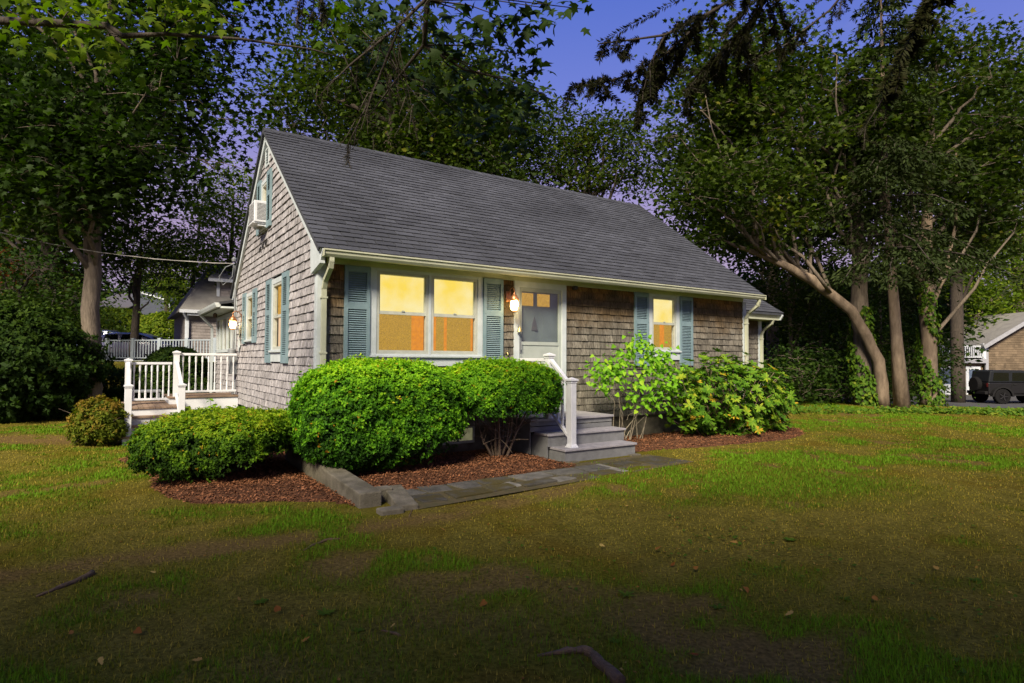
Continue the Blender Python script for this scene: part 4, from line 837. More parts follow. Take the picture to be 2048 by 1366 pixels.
# right-hand group
tree('leaning_maple', 'pale trunked maple leaning far towards the cottage', [(12.55, 20.3, 0, .21), (12.28, 20.1, 1.55, .18), (11.35, 20, 3.2, .165), (10.0, 20, 4.25, .16), (8.5, 20, 5.0, .10), (7.2, 20, 5.5, .05)], [(7.6, 19.8, 6.8, 2.6, 1.9, 1.6, 50), (6.6, 20.5, 9.2, 2.0, 1.6, 1.8, 24)],
     dict(size=.16, n=105, rad=.50, shape='maple', mat=M_OAK, tone=.45), bark=BARK2, seed=21, limbs=14, limb_r=.07)
t3 = [(12.05, 20.6, 0, .28), (12.0, 20.6, 2.6, .24), (11.95, 20.6, 3.3, .28), (12.0, 20.6, 5.4, .20), (11.8, 20.6, 8.2, .12), (11.4, 20.6, 11, .06)]
tree('old_maple', 'rough ivy clad maple trunk between leaning and straight trees', t3, [(10.2, 20.8, 10.0, 3.4, 2.4, 2.7, 80), (8.2, 21, 11.8, 2.6, 2.2, 2.2, 40)], dict(size=.165, n=125, rad=.55, shape='maple', mat=M_OAK, tone=.48), seed=25, limbs=12, limb_r=.08)
t4 = [(15.0, 21.5, 0, .36), (14.95, 21.5, .6, .27), (14.9, 21.5, 4.3, .23), (14.9, 21.5, 6.4, .18), (15.1, 21.5, 9, .10), (15.2, 21.5, 12, .05)]
tr4 = tree('forked_maple', 'forked maple with ivy climbing its pale trunk near the driveway', t4, [(15.4, 21.4, 10.4, 3.2, 2.6, 3.4, 90), (13.0, 21.5, 9.8, 1.8, 1.6, 1.8, 26), (17.6, 21.8, 7.4, 1.6, 1.8, 1.9, 26)], dict(size=.165, n=125, rad=.52, shape='maple', mat=M_OAK, tone=.46), bark=BARK2, seed=31, limbs=13, limb_r=.085)
lb = MB(); bs = Vector(t4[0][:3])
for pts, rr_ in (([(14.9, 21.5, 4.0), (14.35, 21.5, 5.0), (13.9, 21.5, 5.7), (13.3, 21.4, 7.6)], [.17, .14, .11, .06]), ([(14.95, 21.5, 3.3), (15.25, 21.45, 4.0), (15.5, 21.4, 4.5), (15.62, 21.4, 5.3), (15.85, 21.3, 6.4), (15.9, 21.3, 9)], [.10, .085, .075, .065, .055, .03])): lb.tube([Vector(p)-bs for p in pts], rr_, 8)
lb.build('fork_limb', BARK2, tr4, True)
tree('woodland_maple', 'tall maple trunk standing behind the tan neighbouring house', [(44.5, 52, -.7, .5), (44, 52, 9, .42), (43.4, 52, 17, .3), (43.3, 52, 24, .1)], [(42.0, 52, 23, 6.5, 4, 6.5, 90)], dict(size=.36, n=110, rad=1.1, shape='quad', mat=M_MAPLE, tone=.5), seed=35, limbs=11, limb_r=.085)
def conifer(name, label, base, h, z0, rmax, m, bark, seed, r0=.24, droop=.35, per=5, step=.42, ndl=210, size=.13, path_=None, group=None):
    r_ = random.Random(seed); t = thing(name, label, 'tree', base, 0, group); g_ = np.random.default_rng(seed)
    pts = path_ or [(0, 0, 0), (0, 0, h*.5), (0, 0, h)]; tb = MB(); tb.tube(pts, [r0*(1.25 if i == 0 else 1-.93*p[2]/h) for i, p in enumerate(pts)], 12); tb.build('trunk', bark, t, True)
    def axis_pt(z):
        for a, b in zip(pts[:-1], pts[1:]):
            if a[2] <= z <= b[2]: k = (z-a[2])/(b[2]-a[2]); return Vector(a).lerp(Vector(b), k)
        return Vector(pts[-1])
    bm_ = MB(); P = []; F_ = []; z = z0
    while z < h-.2:
        for k in range(per):
            a = r_.uniform(0, 6.283); ln = rmax*((h-z)/(h-z0))**.75*r_.uniform(.6, 1.1)+.15; s = axis_pt(z); d = Vector((math.cos(a), math.sin(a), 0)); e = s+d*ln+Vector((0, 0, -droop*ln+r_.uniform(-.1, .2)))
            q = curve(s, e, ln*.10, 5, .03, r_); bm_.tube(q, [.035*(1-.85*i/5)*max(.5, ln/2.5) for i in range(6)], 5, False)
            n = int(ndl*ln/rmax)+8; tt = g_.uniform(.18, 1.0, n); Q = np.array([tuple(x) for x in q]); ii = np.minimum((tt*5).astype(int), 4); fr = tt*5-ii; B = Q[ii]*(1-fr[:, None])+Q[ii+1]*fr[:, None]
            side = np.array([-d.y, d.x, 0]); sg = g_.normal(0, 1, n); wd_ = .30*ln*(1.08-tt)+.06; off = side[None]*(sg*wd_)[:, None]; off[:, 2] -= np.abs(sg)*wd_*.45*g_.uniform(.3, 1.6, n)
            P.append(B+off); F_.append(off*1.2+np.array(d)[None]*.5+g_.normal(0, .25, (n, 3))+np.array([0, 0, -.35]))
        z += step*r_.uniform(.7, 1.3)
    bm_.build('branches', BARKD, t, True)['kind'] = 'stuff'; P = np.concatenate(P); F_ = np.concatenate(F_); n = len(P)
    add_mesh('crown', leaves('crown', P, g_.normal(size=(n, 3))*.7+np.array([0, 0, .6]), F_, size*g_.uniform(.6, 1.3, n), 'quad', m, .45+g_.normal(0, .2, n), .55), t); return t
conifer('spruce_tree', 'tall straight spruce with pale knotted trunk and drooping dark boughs', (12.85, 19.8, 0), 15.0, 5.0, 3.3, M_SPRUCE, BARK2, 41, r0=.20, droop=.45, per=4, step=.40, ndl=480, size=.17, path_=[(0, 0, 0), (-.15, 0, 2.2), (-.22, .1, 4.5), (-.35, .15, 7), (-.4, .2, 15)])
for cx, cy, cz, rx, rz, nn_, lab, sd_ in ((13.5, 31, 11.5, 6.0, 5.5, 95, 'broad dark maple filling the gap behind the spruce and forked maple', 43), (-5.0, 33, 14.5, 6.5, 4.5, 80, 'broad dark maple behind the tall oak', 44), (24.5, 33, 12, 5.0, 5.5, 75, 'broad dark maple behind the forked maple by the driveway', 45), (-21.0, 27, 12, 6.0, 5.5, 85, 'broad dark maple behind the large left maple crown', 46)):
    tree('background_maple', lab, [(cx, cy, G(cx, cy), .35), (cx, cy, cz*.5, .28), (cx, cy, cz+rz*.5, .08)], [(cx, cy, cz, rx, 2.6, rz, nn_)], dict(size=.30, n=210, rad=.9, shape='quad', mat=M_OAK, tone=.36), bark=BARKD, seed=sd_, limbs=10, limb_r=.1)
# thicket behind the lawn on the right
for i, (px, py, dp, rx, rz, nc, mm, lab) in enumerate(((1575, 560, 25, 2.0, 2.6, 46, M_OAK, 'loose green tree just past the kitchen extension roof'), (1640, 650, 27, 2.3, 2.6, 52, M_DARK, 'dark leafy tree behind the leaning maple trunk'),
        (1600, 765, 22, 1.7, 1.3, 40, M_DARK, 'dense dark shrub at the lawn edge nearest the cottage'), (1690, 775, 23, 1.7, 1.3, 40, M_DARK, 'dense dark shrub below the leaning maple trunk'), (1815, 720, 27, 1.5, 1.8, 36, M_DARK, 'dark leafy shrub behind the ivy clad forked trunk'), (1760, 660, 28, 2.6, 3.0, 52, M_OAK, 'leafy tree behind the straight spruce trunk'))):
    c = at(px, py, dp); gz = G(c.x, c.y); low = rz < 1.5
    tree('thicket_shrub' if low else 'thicket_tree', lab, [(c.x, c.y, gz, .10), (c.x+.1, c.y, (gz+c.z)/2, .08), (c.x, c.y, c.z+rz*.5, .03)], [(c.x, c.y, c.z, rx, 1.6, rz, nc)], dict(size=.15, n=130, rad=.5, shape='quad', mat=mm, tone=.45), bark=BARK, seed=50+i, limbs=8, limb_r=.035, cat='shrub' if low else 'tree', minz=gz+.1)
for i, (px, py, dp, rr_, lab) in enumerate(((1925, 560, 46, 5.0, 'yellow green tree behind the deck of the neighbouring house'), (2050, 500, 52, 6.0, 'large yellow green tree above the neighbouring roof'), (1830, 580, 50, 4.5, 'yellow green tree far behind the forked maple'))):
    c = at(px, py, dp); tree('background_tree', lab, [(c.x, c.y, -.7, .3), (c.x, c.y, c.z, .2), (c.x, c.y, c.z+rr_*.6, .06)], [(c.x, c.y, c.z, rr_, 3.5, rr_*.85, 60)], dict(size=.30, n=130, rad=1.0, shape='quad', mat=M_LIGHT, tone=.5), seed=60+i, limbs=8, limb_r=.1)
# left background
for i, (px, py, dp, rx, rz, nc, mm, sz, lab) in enumerate(((455, 455, 33, 2.5, 3.6, 60, M_LIGHT, .2, 'bright yellow green tree beside the gable behind the neighbour house'), (270, 505, 30, 2.6, 1.5, 46, M_OAK, .18, 'thin trunked tree in front of the blue grey house'), (120, 500, 30, 3.2, 2.4, 50, M_OAK, .18, 'leafy tree behind the big maple trunk'),
        (25, 620, 21, 2.4, 2.2, 56, M_DARK, .16, 'dark tree behind the evergreen bush at the lawn edge'), (40, 545, 27, 1.1, 1.0, 20, M_RED, .14, 'small dark red leaved tree among the green ones'), (410, 600, 41, 3.0, 2.6, 46, M_LIGHT, .2, 'green tree behind the neighbour house eave'), (95, 610, 26, 2.2, 1.4, 40, M_OAK, .16, 'low leafy tree left of the blue grey house'), (330, 540, 44, 3.2, 2.4, 40, M_OAK, .22, 'tree rising behind the blue grey house'))):
    c = at(px, py, dp); gz = G(c.x, c.y)
    tree('background_tree', lab, [(c.x, c.y, gz, .22 if i == 1 else .16), (c.x+.15, c.y, gz+(c.z-gz)*.5, .15), (c.x+.3, c.y, c.z+rz*.5, .04)], [(c.x, c.y, c.z, rx, 2.0, rz, nc)], dict(size=sz, n=105, rad=.62, shape='quad', mat=mm, tone=.5), bark=BARKD, seed=70+i, limbs=9, limb_r=.06, minz=gz+1)
for i, (px, py, dp, h, lean, lab) in enumerate(((352, 700, 36, 11, .9, 'leaning pine between the blue grey house and the neighbour house'), (6, 700, 30, 12, -.1, 'tall pine at the far left beyond the dark tree'), (95, 690, 38, 10, .2, 'pine with flat dark boughs behind the red leaved tree'))):
    c = at(px, py, dp); gz = G(c.x, c.y)
    conifer('pine_tree', lab, (c.x, c.y, gz), h, h*.38, 2.6, M_PINE, BARKD, 80+i, r0=.2, droop=-.02, per=3, step=.6, ndl=230, size=.2, path_=[(0, 0, 0), (lean, 0, h*.4), (lean*1.7, 0, h)])
proto = tree('woodland_tree', 'woodland tree in the far tree line', [(0, 0, 0, .3), (0, 0, 5, .22), (0, 0, 9, .08)], [(0, 0, 6.2, 4.2, 3.5, 4.2, 80)], dict(size=.46, n=130, rad=1.05, shape='quad', mat=M_DARK, tone=.5), seed=90, limbs=8, limb_r=.1, group='far tree line')
first = True
for i in range(32):
    a = R(-66+i*132/31)+rnd.uniform(-.03, .03); d = rnd.uniform(62, 92); x, y = d*math.sin(a)*1.15, d*math.cos(a)
    if -40 < x < -8: d *= 1.35; x, y = d*math.sin(a)*1.15, d*math.cos(a)
    s = rnd.uniform(.75, 1.15); z = G(x, y)-.2
    if first: proto.location = (x, y, z); first = False
    else: copy_tree(proto, (x, y, z), s, rnd.uniform(0, 6.28))
for px, dp, s in ((1480, 40, .78), (1560, 44, .85), (1640, 38, .75), (1700, 43, .85), (1790, 40, .8), (1880, 50, .9), (60, 46, .75), (-40, 40, .85), (140, 60, .8)):
    q = at(px, 700, dp); copy_tree(proto, (q.x, q.y, G(q.x, q.y)-.3), s, rnd.uniform(0, 6.28))
# ------------------------------------------------------------------ trees beside and behind the camera; unseen crowns added to darken the foreground
def scatter_leaves(parent, name, P, nr, fw, size, shape, m, tone, n_single, width=1.0):
    """the leaves nearest the camera are single leaf objects, the rest one mesh"""
    d = np.linalg.norm(P-np.array([0, 0, EYE]), axis=1); o_ = np.argsort(d); P, nr, fw, tone = P[o_], nr[o_], fw[o_], tone[o_]; size = np.broadcast_to(size, d.shape)[o_]
    base = np.array(parent.location); x, y, z = frames(nr, fw); pool = []
    for k in range(6):
        me = leaves(name, np.zeros((1, 3)), np.array([[0, 0, 1.]]), np.array([[0, 1., 0]]), 1.0, shape, m, np.array([(k+.5)/6]), width); pool.append(me)
    n_single = min(n_single, len(P))
    for i in range(n_single):
        o = bpy.data.objects.new(name, pool[int(min(5, max(0, tone[i]*6)))]); link(o, parent)
        M_ = Matrix(((x[i, 0], y[i, 0], z[i, 0], 0), (x[i, 1], y[i, 1], z[i, 1], 0), (x[i, 2], y[i, 2], z[i, 2], 0), (0, 0, 0, 1))); s = float(size[i]); p = P[i]-base
        o.matrix_local = Matrix.Translation(p) @ M_ @ Matrix.Scale(s, 4)
    if len(P) > n_single:
        k = slice(n_single, None); me = leaves('foliage', P[k]-base, nr[k], fw[k], size[k], shape, m, tone[k], width); o = add_mesh('foliage', me, parent); o['kind'] = 'stuff'
om = tree('overhanging_maple', 'maple whose limbs and lobed leaves hang into the top of the view', [(-5.2, -4.2, -.1, .36), (-5.2, -4.2, 1, .29), (-5.0, -4.2, 4, .25), (-4.4, -6.2, 8, .15), (-4.2, -7.6, 11, .05)],
     [(-5.2, -7.5, 8.0, 4.6, 2.6, 2.6, 100), (1.0, -7.0, 7.8, 4.6, 2.3, 2.3, 95)], dict(size=.17, n=85, rad=.65, shape='maple', mat=M_MAPLE, tone=.5), seed=101, limbs=12, limb_r=.09)  # both crowns are out of view, placed for the shade they cast
oml = Vector(om.location); lim = MB()
limbL = [Vector((-5.0, -4.2, 3.6)), Vector((-5.6, -1.0, 4.5)), Vector((-5.3, 2.6, 4.5)), at(-20, 40, 5.0), at(120, 47, 5.0), at(215, 52, 5.0), at(245, 72, 5.0), at(330, 68, 5.1), at(480, 78, 5.3), at(620, 98, 5.6), at(700, 120, 5.8)]
lim.tube([p-oml for p in limbL], [.11, .085, .06, .036, .032, .030, .024, .016, .013, .009, .005], 8)
lim.tube([at(215, 52, 5.0)-oml, at(235, 78, 5.0)-oml, at(256, 97, 5.0)-oml], [.026, .02, .012], 7)
limbC = [Vector((-5.0, -4.2, 4.2)), Vector((-3.0, 0.0, 5.6)), Vector((-1.6, 2.8, 5.4)), at(860, -160, 4.4), at(855, 0, 4.6), at(848, 90, 4.9), at(800, 150, 5.2), at(740, 230, 5.6)]
lim.tube([p-oml for p in limbC], [.12, .08, .055, .035, .024, .018, .011, .005], 8)
lim.tube([at(848, 90, 4.9)-oml, at(930, 140, 5.0)-oml, at(1020, 160, 5.0)-oml, at(1090, 190, 5.0)-oml], [.014, .01, .007, .004], 6)
lim.tube([at(858, -60, 4.5)-oml, at(980, -20, 4.4)-oml, at(1090, -25, 4.3)-oml, at(1180, -12, 4.2)-oml], [.016, .012, .008, .004], 6)
sprL = [(60, 10, 5.0, 60, 22, .75), (150, 20, 5.0, 45, 20, .7), (110, 72, 5.0, 60, 16, .7), (195, 78, 4.9, 38, 26, .8), (215, 20, 5.0, 50, 24, .7), (330, 15, 5.1, 55, 30, .8), (380, 35, 5.1, 50, 26, .75), (420, 10, 5.2, 40, 16, .7), (20, 75, 5.1, 40, 6, .5)]
sprC = [(690, 30, 5.2, 60, 34, .2), (760, 90, 5.3, 60, 44, .25), (840, 30, 5.0, 60, 44, .2), (900, 110, 5.0, 60, 52, .2), (960, 50, 4.8, 55, 44, .25), (1020, 40, 4.8, 45, 34, .2), (1050, 110, 5.0, 38, 36, .25), (1000, 180, 5.2, 55, 44, .2), (920, 200, 5.3, 60, 44, .15), (1065, 200, 5.2, 32, 26, .2), (830, 170, 5.4, 55, 34, .15), (960, 260, 5.6, 45, 26, .2), (1040, 265, 5.5, 34, 18, .2), (1085, 15, 4.6, 28, 14, .25), (1060, -5, 4.5, 40, 20, .25), (1165, 18, 4.3, 12, 4, .3), (1130, -8, 4.3, 24, 8, .3), (760, 20, 5.1, 50, 30, .2), (640, 20, 5.5, 50, 22, .3), (900, -10, 4.7, 90, 40, .2)]
P, nr, fw, tn, sz = [], [], [], [], []
for (px, py, dp, sp, n, tone) in [(a, b, c_, d, int(e*1.7), f) for a, b, c_, d, e, f in sprL]+sprC:
    c = at(px, py, dp); s = sp/FPX*dp
    for _ in range(n):
        q = c+Vector((rnd.gauss(0, s*.6), rnd.gauss(0, .22), rnd.gauss(0, s*.42))); P.append(tuple(q)); nr.append((rnd.gauss(0, .5), rnd.gauss(-.5, .5), rnd.gauss(.55, .4))); fw.append((rnd.gauss(0, .6), rnd.gauss(0, .4), -.9)); tn.append(min(1, max(0, rnd.gauss(tone, .14)))); sz.append(rnd.uniform(.075, .125))
    src = min((p for p in (limbL if (px < 600) else limbC)), key=lambda p: (p-c).length)
    lim.tube([src-oml, (src.lerp(c, .5)+Vector((0, 0, .04)))-oml, c-oml], [.008, .005, .003], 5)
lim.build('limb', BARKD, om, True)
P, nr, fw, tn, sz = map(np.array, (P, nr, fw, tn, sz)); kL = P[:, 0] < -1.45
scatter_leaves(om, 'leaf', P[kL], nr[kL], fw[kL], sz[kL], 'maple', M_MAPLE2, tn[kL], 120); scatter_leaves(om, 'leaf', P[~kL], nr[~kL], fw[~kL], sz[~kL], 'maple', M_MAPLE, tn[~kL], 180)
# near spruce: trunk out of view to the right, boughs hanging into the sky gap
ns = thing('near_spruce', 'spruce whose dark needled boughs hang into the sky from the right', 'tree', (5.0, .6, -.05)); nb_ = Vector(ns.location)
tb = MB(); tb.tube([(0, 0, 0), (0, 0, .8), (0, 0, 6), (0, 0, 12)], [.34, .26, .18, .05], 12); tb.build('trunk', BARKD, ns, True)
bb = MB(); NPs, NF, NN = [], [], []
def bough(pts, r0, twigs, tl, dens, droop=.8, start=.0):
    pts = [Vector(p) for p in pts]; seg = [(pts[i+1]-pts[i]).length for i in range(len(pts)-1)]; tot = sum(seg)
    bb.tube([p-nb_ for p in pts], [r0*(1-.85*i/(len(pts)-1)) for i in range(len(pts))], 6, False)
    def pt(t):
        d = t*tot
        for i, s in enumerate(seg):
            if d <= s or i == len(seg)-1: return pts[i].lerp(pts[i+1], min(1, d/s)), (pts[i+1]-pts[i]).normalized()
            d -= s
    def needles(a, b, n):
        d = (b-a); L_n = d.length
        for _ in range(n):
            t = rnd.random(); p = a+d*t; ax = d.normalized(); o_ = Vector((rnd.gauss(0, 1), rnd.gauss(0, 1), rnd.gauss(0, 1))); o_ -= ax*o_.dot(ax); o_.normalize()
            NPs.append(tuple(p-nb_)); NF.append(tuple(o_*.8+ax*.55)); NN.append(tuple(ax.cross(o_)+o_*.2))
    for k in range(twigs):
        t = start+(1-start)*(k+rnd.random())/twigs; p, ax = pt(t); sd_ = ax.cross(Vector((0, 0, 1))); sd_ = sd_.normalized() if sd_.length > .01 else Vector((1, 0, 0))
        ln = tl*(1.15-t*.8)*rnd.uniform(.5, 1.2); e = p+sd_*rnd.choice((-1, 1))*ln*rnd.uniform(.2, .7)+ax*ln*.45+Vector((0, 0, -droop*ln*rnd.uniform(.3, 1.1))); m1 = p.lerp(e, .5)+Vector((0, 0, .03))
        bb.tube([p-nb_, m1-nb_, e-nb_], [.005, .0035, .002], 4, False); needles(p, m1, int(dens*ln*.5)); needles(m1, e, int(dens*ln*.7))
        for _ in range(2):
            q = p.lerp(e, rnd.uniform(.3, .9)); e2 = q+Vector((rnd.gauss(0, .5), rnd.gauss(0, .5), -rnd.uniform(.2, 1)))*ln*.45; bb.tube([q-nb_, e2-nb_], [.003, .0015], 4, False); needles(q, e2, int(dens*.4*ln))
    needles(pt(.75)[0], pts[-1], int(dens*.25*tot*.6))
J = nb_+Vector((0, 0, 4.4))
bough([J, (3.4, 1.7, 4.55), (2.2, 2.4, 4.1), at(1560, -60, 2.9), at(1420, 25, 2.9), at(1330, 70, 2.9), at(1260, 80, 2.9), at(1196, 88, 2.9)], .016, 30, .42, 900, .55, .45)
bough([at(1420, 25, 2.9), at(1330, 110, 2.95), at(1260, 150, 3.0), at(1205, 165, 3.0), at(1152, 172, 3.0)], .008, 18, .30, 900, .5)
bough([at(1330, 70, 2.9), at(1300, 130, 2.95), at(1285, 190, 2.95), at(1275, 225, 2.95)], .006, 12, .22, 900, .9)
bough([at(1560, -60, 2.9), at(1500, 60, 3.2), at(1430, 130, 3.4), at(1370, 190, 3.5)], .009, 18, .42, 800, .8)
bough([J, (3.2, 2.6, 4.7), at(1750, -90, 4.2), at(1660, 20, 4.3), at(1570, 90, 4.4), at(1480, 130, 4.5)], .016, 24, .55, 600, .8, .45)
bough([J+Vector((0, 0, .4)), (4.2, 3.0, 5.0), at(1900, -80, 5.0), at(1830, 60, 5.2), at(1770, 190, 5.3), at(1720, 270, 5.3)], .016, 24, .62, 600, .9, .45)
bough([J+Vector((0, 0, .2)), (2.6, 2.2, 4.9), (0.8, 3.6, 4.5), at(890, -40, 4.2), at(800, 50, 4.3), at(700, 130, 4.4), at(640, 190, 4.5)], .028, 30, .6, 120, .8, .5)
bough([at(800, 50, 4.3), at(760, 150, 4.5), at(720, 240, 4.6), at(690, 300, 4.6)], .012, 16, .5, 90, .8)
bough([at(640, -40, 3.4), at(600, 0, 3.4), at(597, 40, 3.4)], .006, 6, .16, 380, .8); bough([at(640, -40, 3.4), at(646, 10, 3.4), at(650, 34, 3.4)], .006, 6, .16, 380, .8); bough([(0.8, 3.6, 4.5), at(760, -110, 3.6), at(640, -40, 3.4)], .012, 6, .3, 300, .8)
for k in range(60):                                                                     # the rest of its crown, over and behind the camera
    z = rnd.uniform(3.6, 11); a = rnd.uniform(0, 6.283); ln = 3.0*(1-(z-3)/10)+.4
    if z < 7.5 and math.cos(a-2.3) > .35: continue
    s = nb_+Vector((0, 0, z)); e = s+Vector((math.cos(a)*ln, math.sin(a)*ln, -.25*ln)); bough([s, s.lerp(e, .5)+Vector((0, 0, .1)), e], .025, 9, .7, 45, .7)
bb.build('branches', BARKD, ns, True); NPs, NF, NN = map(np.array, (NPs, NF, NN)); dn = np.linalg.norm(NPs+np.array(nb_)-np.array([0, 0, EYE]), axis=1)
far_ = (NPs[:, 2] > 3.9) & (NPs[:, 0] > -2.2); szn = np.where(far_, .075, .026)*rng.uniform(.8, 1.2, len(NPs))
add_mesh('needles', leaves('needles', NPs, NN, NF, szn, 'quad', leaf_mat('dark_spruce_needle', [(0, (.012, .010, .005)), (.5, (.014, .017, .008)), (1, (.026, .032, .014))], .1, .7, .1), rng.normal(.4, .2, len(NPs)), .34), ns)['kind'] = 'stuff'
# ------------------------------------------------------------------ clipped shrubs
def blob_points(n, s, p, g_, seed, amp=.05, keep=None):
    """points on a superellipsoid of half sizes s, exponent p, area weighted; returns P, normals"""
    out_ = []; nn = []; tot = 0; s = np.array(s)
    while tot < n:
        d = g_.normal(size=(n, 3)); d /= np.linalg.norm(d, axis=1, keepdims=True)
        r_ = np.sum(np.abs(d/s)**p, axis=1)**(-1/p); P = d*r_[:, None]; N_ = np.sign(P)*np.abs(P/s)**(p-1)/s; N_ /= np.linalg.norm(N_, axis=1, keepdims=True)
        wgt = r_**2/np.maximum(np.sum(N_*d, axis=1), .15); k = g_.random(n) < wgt/np.percentile(wgt, 98)
        if keep is not None: k &= keep(P/s, g_)
        th = np.arctan2(P[:, 1], P[:, 0]); am = 1+amp*1.8*(fbm(th*2.2+10+P[:, 2]*1.5, P[:, 2]*3.5+P[:, 0]*1.8, seed)-.5)+amp*2.2*(fbm(P[:, 0]*9+50+P[:, 1]*5, P[:, 2]*9+P[:, 1]*7, seed+3, 3)-.5)
        P = P*am[:, None]; out_.append(P[k]); nn.append(N_[k]); tot += k.sum()
    return np.concatenate(out_)[:n], np.concatenate(nn)[:n]
def clipped(name, label, c, s, m, n, seed, p=2.6, rotz=0.0, keep=None, stems=9, amp=.075, spread=.5, leafsz=.034, per=4, top_tone=.25, base_tone=.38, zbase=None, stem_top=-.2, group=None):
    g_ = np.random.default_rng(seed); r_ = random.Random(seed); c = Vector(c); zb = G(c.x, c.y)+.04 if zbase is None else zbase
    t = thing(name, label, 'shrub', (c.x, c.y, zb), rotz, group); cz = c.z-zb
    P, Nn = blob_points(n, s, p, g_, seed, amp, keep=keep); dep = np.abs(g_.normal(0, .04, n))-(g_.random(n) < .10)*g_.uniform(.01, .06, n); P = P-Nn*dep[:, None]+np.array([0, 0, cz])
    clump = fbm(P[:, 0]*9+P[:, 1]*5, P[:, 2]*10+P[:, 1]*6, seed+7, 3)
    tone = base_tone+top_tone*np.clip(Nn[:, 2], -.5, 1)+.95*(clump-.5)+g_.normal(0, .10, n)-dep*2.5  # lighter tops mix fresh growth and painted top light; deeper leaves get painted shade
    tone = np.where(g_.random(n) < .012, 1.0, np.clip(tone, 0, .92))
    kp_ = (clump > .40) | (g_.random(n) < .22) if leafsz < .04 else np.ones(n, bool)
    P, Nn, tone, dep = P[kp_], Nn[kp_], tone[kp_], dep[kp_]; n = len(P)
    C = np.repeat(P, per, 0); N2 = np.repeat(Nn, per, 0); dirs = N2*.35+g_.normal(size=C.shape)*.8+np.array([0, 0, .25]); nr = g_.normal(size=C.shape)*.55+N2*.95+np.array([0, 0, .35])
    me = leaves('foliage', C, nr, dirs, leafsz*g_.uniform(.7, 1.4, len(C)), 'quad', m, np.repeat(tone, per)+g_.normal(0, .05, len(C)), .85)
    # inner layer: darkest leaf tones, painted shade seen through the gaps
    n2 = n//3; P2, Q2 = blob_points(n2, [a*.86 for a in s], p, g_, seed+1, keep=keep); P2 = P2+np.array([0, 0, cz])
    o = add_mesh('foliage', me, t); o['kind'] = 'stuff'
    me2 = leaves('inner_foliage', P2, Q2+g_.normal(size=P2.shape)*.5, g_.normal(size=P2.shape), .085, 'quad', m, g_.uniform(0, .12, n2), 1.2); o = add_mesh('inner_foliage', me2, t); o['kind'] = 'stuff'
    st_ = MB()
    for k in range(stems):
        a = r_.uniform(0, 6.283); q = r_.uniform(.1, 1); b0 = Vector((math.cos(a)*.12*r_.random(), math.sin(a)*.12*r_.random(), -.06)); e = Vector((math.cos(a)*s[0]*.8*q, math.sin(a)*s[1]*.8*q, cz+s[2]*r_.uniform(stem_top, .3)))
        mid = b0.lerp(e, .5)+Vector((r_.gauss(0, .05), r_.gauss(0, .05), -.05)); st_.tube([b0, b0.lerp(mid, .5), mid, e], [.028, .02, .014, .006], 6, False)
        for _ in range(7):
            f_ = mid.lerp(e, r_.uniform(-.3, .9)); g2 = f_+Vector((r_.gauss(0, .2), r_.gauss(0, .2), r_.gauss(.08, .12))); st_.tube([f_, f_.lerp(g2, .5)+Vector((0, 0, .02)), g2], [.007, .005, .002], 4, False)
    st_.build('stems', mat('shrub_bark', (.12, .085, .06), (.06, .045, .035), scale=8, bump=.5), t, True)
    return t
def k_big(q, g_): return (q[:, 2] > -.55) | (g_.random(len(q)) < np.clip(1.25+q[:, 2]*1.0-.8*np.clip(q[:, 0], -1, 1), .03, 1))
def k_umb(q, g_): return (q[:, 2] > -.25) | (g_.random(len(q)) < np.clip(1.1+q[:, 2]*1.6, .0, 1))
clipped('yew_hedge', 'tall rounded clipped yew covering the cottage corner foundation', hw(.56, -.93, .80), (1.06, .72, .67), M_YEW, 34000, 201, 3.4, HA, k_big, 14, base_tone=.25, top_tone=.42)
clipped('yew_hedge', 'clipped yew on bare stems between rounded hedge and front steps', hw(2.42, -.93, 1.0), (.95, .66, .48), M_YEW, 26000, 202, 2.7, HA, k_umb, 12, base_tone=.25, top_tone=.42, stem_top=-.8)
lo_ = MB()
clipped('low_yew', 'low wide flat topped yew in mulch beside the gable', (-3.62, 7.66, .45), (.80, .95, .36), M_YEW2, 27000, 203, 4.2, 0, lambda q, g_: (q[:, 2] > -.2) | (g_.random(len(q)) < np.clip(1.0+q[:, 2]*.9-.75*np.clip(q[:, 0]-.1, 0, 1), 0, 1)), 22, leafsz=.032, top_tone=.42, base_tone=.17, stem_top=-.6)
clipped('small_shrub', 'small loose olive green shrub next to the porch steps', (-7.5, 11.0, .32), (.46, .45, .42), M_SHRUB, 3600, 204, 2.0, 0, None, 10, amp=.3, leafsz=.05, per=3, base_tone=.62, zbase=G(-7.5, 11.0))
clipped('evergreen_bush', 'huge dark rounded evergreen bush at the edge of the lawn', (-12.8, 14.5, 1.35), (2.45, 1.7, 1.6), M_DARK, 20000, 205, 2.0, 0, None, 10, amp=.22, leafsz=.10, per=4, base_tone=.45, zbase=0)
c = at(352, 738, 17.5); clipped('dark_bush', 'dark leafy bush behind the porch railing', c, (.85, .7, .62), M_DARK, 4200, 206, 2.0, 0, None, 8, leafsz=.085, per=3, base_tone=.4, zbase=G(c.x, c.y))
c = at(275, 790, 17.0); clipped('dark_bush', 'low dark hedge seen between the porch balusters', c, (2.2, .8, .75), M_DARK, 6000, 207, 2.3, 0, None, 8, leafsz=.085, per=3, base_tone=.4, zbase=G(c.x, c.y))
for (px, py, dp, s, lab) in ((232, 660, 43, 2.6, 'bright green bush below the blue grey house gable'), (330, 668, 43, 2.4, 'bright green bush beside the leaning pine trunk')):
    c = at(px, py, dp); clipped('bright_bush', lab, (c.x, c.y, c.z-.3), (s, 1.6, 1.8), M_LIGHT, 4200, 208+px, 2.0, 0, None, 6, leafsz=.2, per=3, base_tone=.55, zbase=G(c.x, c.y))
